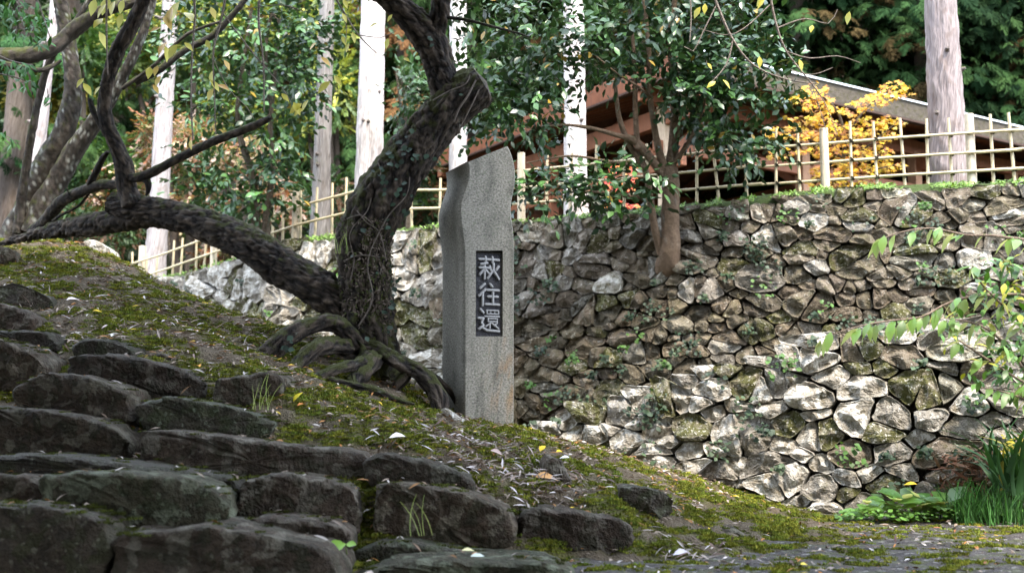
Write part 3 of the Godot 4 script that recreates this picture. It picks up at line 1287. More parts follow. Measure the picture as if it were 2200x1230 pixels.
	for r in 41:
		for q in 15:
			var u := lerpf(pu0 - 0.002, pu1 + 0.002, q / 14.0)
			var v := lerpf(bl.y - 0.002, tl.y + 0.002, r / 40.0)
			pm.add(P.call(u, v, -rec + 0.0025 * nz.get_noise_2d(u * 300, v * 300)))
	for r in 40:
		for q in 14:
			var a := r * 15 + q
			pm.tri(a, a + 15, a + 1)
			pm.tri(a + 1, a + 15, a + 16)
	var panel := node("panel", pm.mesh(), M.panel, t)
	panel.set_meta("label", "dark sunken panel with three raised characters")
	# strokes of the three characters: [x0, y0, x1, y1(, width)] in a unit square, y down
	var glyphs := [
		[[0.02, 0.11, 0.98, 0.11], [0.33, 0.0, 0.33, 0.24], [0.67, 0.0, 0.67, 0.24], [0.42, 0.28, 0.1, 0.34], [0.04, 0.5, 0.5, 0.5], [0.29, 0.3, 0.29, 0.98], [0.27, 0.54, 0.06, 0.8], [0.31, 0.56, 0.48, 0.73], [0.73, 0.28, 0.71, 0.58], [0.71, 0.58, 0.44, 0.96], [0.72, 0.6, 0.99, 0.97], [0.55, 0.42, 0.59, 0.6], [0.98, 0.4, 0.86, 0.57]],
		[[0.3, 0.02, 0.08, 0.22], [0.34, 0.27, 0.03, 0.56], [0.2, 0.44, 0.2, 0.98], [0.56, 0.02, 0.66, 0.13], [0.42, 0.29, 0.98, 0.29], [0.46, 0.58, 0.94, 0.58], [0.36, 0.93, 1.0, 0.93], [0.7, 0.29, 0.7, 0.93]],
		[[0.1, 0.0, 0.24, 0.15], [0.0, 0.4, 0.24, 0.4], [0.22, 0.42, 0.15, 0.6], [0.15, 0.6, 0.24, 0.72], [0.22, 0.74, 0.03, 0.88], [0.16, 0.8, 0.4, 0.92], [0.38, 0.93, 1.0, 0.96], [0.4, 0.04, 0.96, 0.04, 0.07], [0.4, 0.2, 0.96, 0.2, 0.07], [0.4, 0.04, 0.4, 0.2, 0.07], [0.96, 0.04, 0.96, 0.2, 0.07], [0.58, 0.05, 0.58, 0.19, 0.06], [0.78, 0.05, 0.78, 0.19, 0.06], [0.32, 0.31, 1.0, 0.31, 0.08],
			[0.46, 0.41, 0.9, 0.41, 0.07], [0.46, 0.54, 0.9, 0.54, 0.07], [0.46, 0.41, 0.46, 0.54, 0.07], [0.9, 0.41, 0.9, 0.54, 0.07], [0.66, 0.55, 0.36, 0.76, 0.08], [0.54, 0.64, 0.54, 0.84, 0.08], [0.64, 0.6, 0.96, 0.84, 0.09], [0.9, 0.6, 0.76, 0.71, 0.08]]]
	var pw := pu1 - pu0
	var ph := tl.y - bl.y
	var gy := [0.055, 0.37, 0.675]
	for g in 3:
		var gm := MB.new()
		var lift := 0.0
		for s: Array in glyphs[g]:
			var wdt: float = (s[4] if s.size() > 4 else 0.115) * 0.5
			var a := Vector2(s[0], s[1])
			var b := Vector2(s[2], s[3])
			lift += 0.0006
			var top_w := -rec + 0.018 + fmod(lift, 0.0035)
			var dirv := (b - a).normalized()
			var sid := Vector2(-dirv.y, dirv.x)
			var ring := []
			for q in 12:
				var an := PI / 2 + PI * q / 5.0 if q < 6 else -PI / 2 + PI * (q - 6) / 5.0
				var cen := a if q < 6 else b
				ring.append(cen + (dirv * cos(an) + sid * sin(an)) * wdt)
			var ids := []
			for lv in 3:
				for p: Vector2 in ring:
					var pp: Vector2 = p
					if lv == 2:
						var along := clampf((p - a).dot(dirv), 0, a.distance_to(b))
						pp = p.lerp(a + dirv * along, 0.2)
					var u := pu0 + pw * (0.12 + 0.76 * pp.x)
					var v: float = tl.y - ph * (gy[g] + 0.262 * pp.y)
					var w: float = [-rec - 0.006, top_w - 0.005, top_w][lv]
					ids.append(gm.add(P.call(u, v, w)))
			var cen_id := gm.add(P.call(pu0 + pw * (0.12 + 0.76 * (a.x + b.x) * 0.5), tl.y - ph * (gy[g] + 0.262 * (a.y + b.y) * 0.5), top_w))
			for lv in 2:
				for q in 12:
					var i0: int = ids[lv * 12 + q]
					var i1: int = ids[lv * 12 + (q + 1) % 12]
					gm.tri(i0, i1, i0 + 12)
					gm.tri(i1, i1 + 12, i0 + 12)
			for q in 12:
				gm.tri(ids[24 + q], ids[24 + (q + 1) % 12], cen_id)
		node("character", gm.mesh(), M.letter, t)


# ---------------------------------------------------------------- steps and loose rocks
func px_stone(called: String, list: Array, d: float, deep: float, bulge: float, m: Material, tint: Color, parent: Node3D, yaw := 0.0, n := 30) -> MeshInstance3D:
	var c := Vector2.ZERO
	for q: Array in list:
		c += Vector2(q[0], q[1]) / list.size()
	var o := at(c.x, c.y, d)
	var poly := PackedVector2Array()
	var k := d / FPX
	for q: Array in list:
		poly.append(Vector2((q[0] - c.x) * k, -(q[1] - c.y) * k))
	poly = ccw(smooth_poly(poly, 1, 0.2))
	var ez := Vector3(sin(yaw), 0.0, cos(yaw))
	var ex := Vector3(cos(yaw), 0.0, -sin(yaw))
	var st := stone(poly, bulge, deep, o - base_of(parent) if parent else Vector3.ZERO, ex, Vector3.UP, ez, tint, n, 0.07 if parent else 0.5, 0.95, 0.35 if parent else 0.8, parent != null)
	var s := MeshInstance3D.new()
	s.mesh = st
	s.material_override = m
	s.position = Vector3(0, 0, 0.00001) if parent else o
	put(s, called, parent)
	return s


func steps() -> void:
	var t := thing("stone_steps", "worn dark steps of long rough stones climbing beside the mossy bank", "steps", at(500, 1300, 4.6))
	var S := [
		[4.55, [[-60, 1085], [60, 1088], [170, 1103], [225, 1120], [242, 1150], [236, 1290], [-60, 1290]]],
		[4.5, [[238, 1142], [300, 1150], [420, 1130], [520, 1140], [610, 1163], [700, 1178], [735, 1215], [742, 1290], [240, 1290]]],
		[4.98, [[-60, 1020], [40, 1022], [98, 1035], [105, 1095], [60, 1130], [-60, 1130]]],
		[4.9, [[98, 1030], [115, 1018], [250, 1013], [400, 1030], [455, 1045], [482, 1075], [494, 1110], [490, 1165], [300, 1185], [95, 1130]]],
		[4.85, [[520, 1125], [560, 1108], [680, 1120], [755, 1140], [764, 1180], [700, 1215], [600, 1190], [520, 1150]]],
		[5.2, [[515, 1032], [600, 1018], [680, 1030], [760, 1045], [772, 1090], [767, 1155], [700, 1150], [560, 1135], [515, 1115]]],
		[5.25, [[800, 1052], [830, 1037], [920, 1045], [1000, 1060], [1080, 1085], [1102, 1105], [1102, 1170], [1060, 1190], [900, 1180], [808, 1150]]],
		[5.45, [[1112, 1102], [1150, 1092], [1260, 1100], [1340, 1120], [1360, 1150], [1352, 1195], [1250, 1210], [1120, 1195]]],
		[5.62, [[300, 930], [340, 921], [480, 938], [640, 958], [760, 968], [788, 985], [784, 1040], [700, 1055], [520, 1050], [430, 1020], [300, 1000]]],
		[5.58, [[785, 987], [830, 974], [920, 990], [1000, 1015], [1018, 1040], [1012, 1085], [940, 1075], [820, 1060], [785, 1040]]],
		[5.25, [[-60, 985], [30, 977], [110, 977], [260, 994], [420, 1014], [507, 1030], [514, 1070], [490, 1100], [380, 1060], [200, 1045], [-60, 1045]]],
		[5.7, [[-60, 870], [60, 880], [150, 888], [220, 908], [272, 940], [284, 985], [260, 1015], [100, 1005], [-60, 1005]]],
		[6.05, [[38, 825], [75, 805], [140, 799], [200, 815], [265, 835], [287, 870], [284, 915], [215, 925], [60, 905], [28, 860]]],
		[6.0, [[297, 862], [370, 850], [440, 863], [540, 885], [595, 908], [580, 945], [480, 962], [320, 945], [297, 905]]],
		[6.45, [[138, 780], [200, 757], [300, 767], [400, 795], [432, 820], [434, 865], [300, 875], [148, 850]]],
		[6.4, [[460, 818], [510, 803], [590, 799], [607, 820], [602, 875], [540, 885], [463, 870]]],
		[6.5, [[-60, 718], [20, 733], [90, 763], [110, 800], [102, 840], [-60, 840]]],
		[6.85, [[153, 748], [180, 727], [240, 727], [287, 745], [294, 775], [160, 775]]],
		[7.0, [[-60, 702], [30, 710], [100, 709], [127, 735], [122, 760], [30, 755], [-60, 745]]],
		[4.72, [[770, 1222], [900, 1200], [1100, 1208], [1220, 1215], [1256, 1290], [770, 1290]]],
		[5.02, [[752, 1192], [830, 1160], [930, 1173], [1030, 1190], [1056, 1225], [780, 1225]]],
		[5.9, [[1368, 1146], [1400, 1130], [1450, 1140], [1462, 1175], [1375, 1180]]],
		[6.0, [[1536, 1150], [1580, 1135], [1608, 1150], [1602, 1172], [1542, 1172]]],
		[5.5, [[300, 985], [420, 1012], [430, 1040], [300, 1020]]],
		[7.35, [[-60, 640], [40, 660], [80, 690], [60, 715], [-60, 715]]]]
	for k in S.size():
		var g := rf(0.5, 0.82)
		var lowest := 0.0
		var highest := 9999.0
		for q: Array in S[k][1]:
			lowest = maxf(lowest, q[1])
			highest = minf(highest, q[1])
		var edge := []
		for q: Array in S[k][1]:
			if q[1] < lerpf(highest, lowest, 0.55):
				edge.append(at(q[0], q[1], S[k][0]))
		if edge.size() > 1:
			step_edges.append([edge, k in [0, 10, 13, 17, 18, 20]])
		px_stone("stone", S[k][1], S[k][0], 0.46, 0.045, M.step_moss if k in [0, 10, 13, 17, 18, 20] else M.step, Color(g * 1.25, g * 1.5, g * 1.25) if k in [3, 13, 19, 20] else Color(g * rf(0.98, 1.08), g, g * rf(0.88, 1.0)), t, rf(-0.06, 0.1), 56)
	var R := [
		["upright_stone", "short upright grey stone standing in the moss below the marker", 6.05, [[1168, 990], [1188, 975], [1208, 988], [1222, 1025], [1240, 1062], [1242, 1110], [1180, 1110], [1172, 1040]], M.step, Color(1.6, 1.5, 1.4)],
		["pale_rock", "small pale layered rock lying against the foot of the marker", 7.45, [[941, 885], [950, 877], [962, 878], [985, 893], [1003, 904], [1000, 925], [944, 920]], M.stone_pale, Color(1.3, 1.25, 1.2)],
		["mossy_boulder", "low boulder with a cushion of moss at the edge of the bank by the steps", 7.9, [[-30, 612], [40, 612], [85, 628], [108, 640], [112, 672], [60, 690], [-30, 690]], M.step_moss, Color(1.2, 1.15, 1.0)],
		["bank_rock", "grey rock half sunk in the moss in front of the tree roots", 6.7, [[670, 893], [700, 885], [735, 892], [752, 905], [735, 925], [675, 925]], M.step_moss, Color(1.7, 1.7, 1.7)],
		["flat_rock", "flat lichen spotted rock just behind the topmost step stones", 7.05, [[330, 765], [350, 757], [375, 770], [380, 790], [335, 790]], M.step, Color(2, 2, 2)],
		["crest_rock", "pale rock on the crest of the bank near the far fence post", 10.4, [[175, 520], [195, 512], [222, 523], [240, 540], [235, 552], [180, 545]], M.stone_pale, Color(1.1, 1.1, 1.1)],
		["edge_rock", "dark rock in the bank below the broken branch end", 9.4, [[-20, 530], [15, 530], [32, 550], [30, 575], [-20, 580]], M.step, Color(1.3, 1.3, 1.3)],
		["bank_foot_rock", "moss covered rock sunk in the bank below the upright stone", 5.95, [[1330, 1050], [1370, 1042], [1430, 1060], [1460, 1090], [1440, 1115], [1340, 1110]], M.step_moss, Color(1.1, 1.1, 1.0)]]
	for r: Array in R:
		var s := px_stone(r[0], r[3], r[2], 0.3, 0.05, r[4], r[5], null, 0.1, 24)
		tag(s, r[1], "rock")


# ---------------------------------------------------------------- the leaning tree
const OLD_BARK := {"base": Color(0.008, 0.006, 0.005), "ridge": Color(0.17, 0.13, 0.098), "moss": Color(0.055, 0.06, 0.014), "lichen": Color(0.33, 0.34, 0.3), "mossy": 0.3, "lichened": 0.16, "relief": 0.026, "fu": 19.0, "fv": 9.0, "sides": 84, "step": 0.015, "wobble": 0.16, "groove": true}


func with(d: Dictionary, more: Dictionary) -> Dictionary:
	var o := d.duplicate()
	o.merge(more, true)
	return o


func part_tube(called: String, pts: Array, look: Dictionary, m: Material, parent: Node3D, sd := 0.0) -> MeshInstance3D:
	var mb := MB.new()
	tube(mb, px_path(pts), look, true, sd)
	return node(called, mb.mesh(), m, parent)


func leaning_tree() -> void:
	var t := thing("leaning_tree", "old leaning tree, ivy on its bent trunk, a long limb resting on the bank", "tree", at(785, 760, 8.2))
	part_tube("trunk", [[792, 800, 8.2, 150], [790, 730, 8.2, 128], [787, 650, 8.2, 120], [783, 570, 8.2, 116], [782, 510, 8.2, 120], [812, 440, 8.2, 122], [862, 362, 8.2, 112], [915, 292, 8.2, 100], [965, 232, 8.2, 98], [1018, 192, 8.2, 96], [1036, 180, 8.2, 88]], with(OLD_BARK, {"mossy": 0.42, "lichened": 0.2}), M.bark, t, 1.0)
	part_tube("upper_trunk", [[975, 222, 8.2, 60], [960, 195, 8.2, 74], [950, 160, 8.2, 72], [938, 120, 8.18, 68], [922, 85, 8.15, 74], [893, 48, 8.1, 66], [860, 15, 8.05, 60], [815, -25, 8.0, 58], [740, -90, 7.9, 50], [660, -200, 7.8, 40], [600, -330, 7.7, 30]], with(OLD_BARK, {"mossy": 0.2, "sides": 64}), M.bark, t, 2.0)
	part_tube("fork", [[925, 85, 8.15, 48], [940, 50, 8.1, 46], [947, 10, 8.05, 44], [952, -40, 8.0, 42], [975, -140, 7.9, 34], [1020, -260, 7.8, 26]], with(OLD_BARK, {"sides": 32}), M.bark, t, 3.0)
	part_tube("limb", [[760, 690, 8.2, 70], [715, 640, 8.2, 88], [660, 606, 8.2, 86], [600, 568, 8.25, 86], [540, 530, 8.3, 84], [470, 495, 8.4, 78], [400, 470, 8.5, 70], [330, 455, 8.6, 66], [280, 446, 8.65, 64], [240, 440, 8.7, 56]], with(OLD_BARK, {"sides": 72, "mossy": 0.14}), M.bark, t, 4.0)
	part_tube("limb_end", [[330, 462, 8.6, 55], [270, 468, 8.7, 60], [200, 482, 8.9, 54], [140, 490, 9.1, 44], [90, 500, 9.3, 30], [40, 512, 9.5, 22], [-10, 526, 9.7, 10]], with(OLD_BARK, {"sides": 32, "mossy": 0.1}), M.bark, t, 5.0)
	part_tube("branch", [[285, 440, 8.6, 52], [272, 405, 8.6, 44], [266, 360, 8.58, 41], [250, 315, 8.55, 36], [228, 262, 8.5, 33], [225, 210, 8.48, 31], [232, 165, 8.45, 30], [252, 110, 8.4, 32], [280, 58, 8.35, 33], [306, 5, 8.3, 32], [330, -60, 8.2, 28], [345, -160, 8.1, 20]], with(OLD_BARK, {"sides": 40, "lichened": 0.27, "mossy": 0.05, "relief": 0.012}), M.bark, t, 6.0)
	part_tube("branch", [[280, 382, 8.55, 20], [310, 377, 8.5, 22], [360, 352, 8.45, 21], [410, 326, 8.4, 20], [470, 299, 8.35, 19], [530, 276, 8.3, 18], [572, 257, 8.25, 15], [580, 252, 8.25, 11]], with(OLD_BARK, {"sides": 20, "relief": 0.008, "lichened": 0.1}), M.bark, t, 7.0)
	part_tube("broken_stub", [[302, 380, 8.52, 18], [316, 390, 8.5, 16], [318, 408, 8.5, 12], [313, 420, 8.5, 5]], with(OLD_BARK, {"sides": 16, "relief": 0.012}), M.bark, t, 8.0)
	part_tube("branch", [[258, 396, 8.65, 20], [215, 398, 8.75, 23], [170, 412, 8.9, 25], [132, 432, 9.1, 27], [108, 460, 9.3, 27], [88, 485, 9.5, 30], [72, 498, 9.6, 34]], with(OLD_BARK, {"sides": 22, "relief": 0.008, "lichened": 0.05}), M.bark, t, 9.0)
	part_tube("branch", [[232, 325, 8.6, 8], [220, 340, 8.65, 13], [206, 368, 8.75, 15], [192, 396, 8.8, 18]], with(OLD_BARK, {"sides": 16, "relief": 0.006}), M.bark, t, 10.0)
	for q: Array in [[[205, 395, 8.8, 4], [170, 440, 9.0, 6], [130, 462, 9.1, 7], [112, 475, 9.2, 6]], [[148, 420, 8.9, 5], [142, 400, 8.9, 3]], [[200, 232, 8.5, 5], [192, 212, 8.5, 10], [200, 240, 8.5, 13], [212, 262, 8.5, 14], [225, 285, 8.5, 12]]]:
		part_tube("twig", q, with(OLD_BARK, {"sides": 8, "relief": 0.003}), M.bark, t, 11.0)
	part_tube("twig", [[945, 36, 8.1, 9], [1000, 42, 8.0, 8], [1060, 57, 7.9, 6], [1110, 70, 7.85, 5], [1136, 79, 7.8, 3]], with(OLD_BARK, {"sides": 8, "relief": 0.002, "ridge": Color(0.2, 0.17, 0.15)}), M.bark, t, 12.0)
	var roots := [
		[[760, 740, 8.0, 60], [738, 708, 7.9, 52], [705, 692, 7.8, 50], [660, 702, 7.7, 50], [620, 722, 7.6, 52], [585, 750, 7.55, 54], [540, 780, 7.5, 48], [500, 800, 7.45, 34], [460, 812, 7.4, 14]],
		[[745, 745, 7.9, 50], [710, 742, 7.7, 50], [680, 748, 7.55, 50], [650, 770, 7.45, 46], [625, 800, 7.35, 36], [610, 830, 7.3, 20]],
		[[770, 735, 8.1, 60], [810, 752, 7.95, 46], [850, 775, 7.8, 44], [893, 795, 7.75, 46], [925, 822, 7.7, 50], [942, 855, 7.65, 50], [945, 890, 7.6, 46], [944, 920, 7.6, 30]],
		[[880, 800, 7.75, 30], [862, 818, 7.75, 34], [846, 838, 7.75, 30], [836, 870, 7.7, 24]],
		[[780, 780, 7.6, 40], [730, 790, 7.4, 32], [690, 805, 7.3, 26], [650, 818, 7.2, 12]],
		[[700, 812, 7.3, 12], [750, 826, 7.3, 24], [800, 838, 7.3, 26], [850, 858, 7.3, 18], [890, 868, 7.3, 8]],
		[[800, 770, 7.8, 60], [780, 800, 7.6, 52], [760, 820, 7.45, 40], [770, 850, 7.3, 18]],
		[[905, 800, 7.7, 20], [935, 810, 7.85, 22], [965, 840, 7.95, 18], [985, 880, 8.0, 10]]]
	for k in roots.size():
		for r: Array in roots[k]:
			r[3] = r[3] * 0.84
		part_tube("root", roots[k], with(OLD_BARK, {"sides": 40, "relief": 0.02, "mossy": 0.36, "wobble": 0.25, "fv": 5.0, "lichened": 0.2}), M.bark, t, 20.0 + k)
	part_tube("burl", [[750, 710, 8.25, 60], [778, 750, 8.15, 110], [796, 790, 8.05, 116], [806, 830, 7.95, 90]], with(OLD_BARK, {"sides": 48, "mossy": 0.45, "wobble": 0.45, "relief": 0.03}), M.bark, t, 30.0)
	# creeping stems on the bark
	var vines := [[[748, 620, 8.02, 5], [760, 560, 8.0, 5], [752, 500, 8.0, 4], [790, 450, 8.0, 4], [802, 400, 8.02, 5], [818, 372, 8.02, 4], [812, 350, 8.03, 4]], [[830, 560, 8.0, 4], [815, 500, 8.0, 4], [788, 478, 7.99, 4], [766, 452, 8.0, 4]], [[975, 262, 8.03, 6], [985, 235, 8.02, 7], [1005, 205, 8.02, 7], [1022, 172, 8.05, 6]], [[990, 270, 8.03, 4], [1010, 232, 8.03, 5], [1030, 190, 8.05, 4]], [[930, 215, 8.03, 4], [965, 195, 8.03, 5], [1000, 180, 8.03, 4], [1010, 160, 8.05, 3]], [[770, 700, 7.97, 5], [800, 640, 7.97, 5], [790, 560, 7.98, 5], [830, 470, 7.99, 4], [872, 420, 8.02, 4], [880, 380, 8.03, 3]], [[738, 560, 8.03, 4], [775, 548, 7.97, 4], [815, 552, 7.98, 3]], [[745, 470, 8.04, 4], [775, 462, 7.98, 4], [800, 480, 7.97, 3]]]
	for k in vines.size():
		for r: Array in vines[k]:
			r[3] = r[3] * 0.68
		part_tube("vine_stem", vines[k], {"base": Color(0.1, 0.08, 0.065), "ridge": Color(0.26, 0.22, 0.19), "sides": 7, "step": 0.02, "relief": 0.001, "fu": 60.0}, M.bark, t, 40.0 + k)
	# ivy leaves
	var xs := []
	var cs := PackedColorArray()
	for q: Array in [[925, 95, 8.0, 16, 45, 9], [815, 375, 8.0, 18, 20, 22], [838, 340, 8.0, 14, 14, 14], [860, 300, 8.0, 14, 18, 14], [885, 265, 8.0, 20, 14, 9], [870, 330, 7.99, 20, 16, 22], [845, 400, 7.98, 30, 22, 22], [905, 330, 8.0, 18, 14, 10], [930, 345, 8.02, 14, 8, 8], [870, 430, 8.02, 14, 30, 16], [842, 470, 8.05, 10, 40, 16], [845, 600, 8.05, 12, 50, 26], [835, 680, 8.0, 16, 30, 20], [790, 590, 7.96, 30, 40, 8], [625, 735, 7.5, 10, 16, 18], [770, 715, 7.9, 20, 12, 10], [760, 520, 7.97, 24, 40, 8], [980, 195, 8.02, 25, 12, 5]]:
		for k in int(q[5] * 0.36):
			var p := at(q[0] + rf(-1, 1) * q[3], q[1] + rf(-1, 1) * q[4], q[2] - rf(0.0, 0.03))
			xs.append(turned(Vector3(rf(-1, 1), rf(-1.0, 0.2), 0.25), Vector3(rf(-0.3, 0.3), 0.5, 0.8), rf(0.026, 0.055), p))
			cs.append(lin(0.024, 0.046, 0.028) * rf(0.6, 1.6))
	scatter("ivy_leaves", leaf_mesh(0.85, 0.15, 0.1), M.leaf, xs, cs, t)
	# small ragged bark flakes and dead ivy roots on the lower trunk
	xs = []
	cs = PackedColorArray()
	for k in 1600:
		var y := rf(470, 720)
		var x := 785 + rf(-1, 1) * 58
		var dd := 8.2 - 0.205 * sqrt(maxf(0.0, 1.0 - pow((x - 785) / 62.0, 2)))
		xs.append(turned(Vector3(rf(-0.6, 0.6), rf(-1, 1), 0.3), Vector3(0, 0.4, 1), rf(0.015, 0.045), at(x, y, dd)))
		cs.append(lin(0.06, 0.045, 0.034).lerp(lin(0.2, 0.16, 0.13), pow(rng.randf(), 2.0)) if rng.randf() < 0.7 else lin(0.05, 0.06, 0.014))
	scatter("bark_flakes", leaf_mesh(0.3, 0.1, 0.2), M.dry, xs, cs, t)


func plum_tree() -> void:
	var look := with(OLD_BARK, {"base": Color(0.022, 0.018, 0.014), "ridge": Color(0.13, 0.11, 0.092), "lichen": Color(0.5, 0.52, 0.48), "mossy": 0.4, "lichened": 0.46, "sides": 26, "relief": 0.014, "step": 0.03})
	var t := thing("lichen_tree", "lichen covered many stemmed tree on the crest of the bank", "tree", at(75, 500, 11.0))
	part_tube("trunk", [[40, 520, 11, 90], [62, 450, 11, 64], [84, 390, 11, 60], [106, 343, 11, 58], [140, 275, 11, 46], [156, 202, 11, 40], [152, 140, 11, 36], [146, 90, 11, 33], [134, 30, 11, 32], [128, -20, 11, 32], [120, -120, 11, 26]], look, M.bark_pale, t, 50.0)
	part_tube("stem", [[75, 500, 10.9, 70], [95, 440, 10.9, 56], [125, 385, 10.9, 46], [165, 315, 10.85, 42], [203, 262, 10.8, 38], [240, 205, 10.7, 30], [270, 150, 10.65, 24], [300, 85, 10.6, 22], [318, 30, 10.6, 20], [335, -30, 10.6, 18]], look, M.bark_pale, t, 51.0)
	part_tube("stem", [[38, 500, 10.8, 24], [45, 430, 10.8, 22], [58, 340, 10.75, 19], [72, 260, 10.7, 18], [85, 200, 10.7, 17], [106, 130, 10.65, 16], [150, 65, 10.6, 15], [188, 5, 10.6, 14], [215, -50, 10.6, 12]], with(look, {"lichened": 0.3, "sides": 18}), M.bark_pale, t, 52.0)
	part_tube("limb", [[-60, 118, 10.2, 44], [0, 122, 10.3, 42], [60, 118, 10.4, 38], [105, 105, 10.5, 34], [140, 80, 10.6, 32], [170, 55, 10.6, 34], [210, 28, 10.6, 30], [260, 12, 10.6, 26], [330, -5, 10.6, 20]], with(look, {"lichened": 0.12, "base": Color(0.03, 0.026, 0.02), "ridge": Color(0.12, 0.1, 0.085)}), M.bark_pale, t, 53.0)
	part_tube("limb", [[-40, 130, 10.1, 20], [30, 142, 10.2, 18], [90, 150, 10.3, 12], [130, 130, 10.4, 8]], with(look, {"lichened": 0.1, "sides": 14}), M.bark_pale, t, 54.0)
	part_tube("twig", [[262, 190, 10.6, 10], [330, 140, 10.5, 9], [400, 75, 10.4, 8], [475, 45, 10.4, 5]], with(look, {"sides": 10, "lichened": 0.1}), M.bark_pale, t, 55.0)
	part_tube("limb", [[290, 175, 10.6, 18], [340, 150, 10.6, 18], [400, 105, 10.6, 16], [450, 80, 10.6, 16], [500, 30, 10.6, 14], [540, -20, 10.6, 12]], with(look, {"sides": 14, "lichened": 0.05, "base": Color(0.02, 0.018, 0.014), "ridge": Color(0.07, 0.06, 0.05)}), M.bark_pale, t, 56.0)


# ---------------------------------------------------------------- fences
func pole(a: Vector3, b: Vector3, ra: float, rb: float, knots := 0, sides := 10) -> ArrayMesh:
	var mb := MB.new()
	var pts := [[a, ra]]
	for k in knots:
		var t := (k + 0.5 + rf(-0.1, 0.1)) / knots
		var p := a.lerp(b, t)
		var u := (b - a).normalized() * 0.008
		var r := lerpf(ra, rb, t)
		pts.append([p - u, r])
		pts.append([p, r * 1.16])
		pts.append([p + u, r])
	pts.append([b, rb])
	tube(mb, pts, {"sides": sides, "step": 0.4}, true, rf(0, 50))
	return mb.mesh()


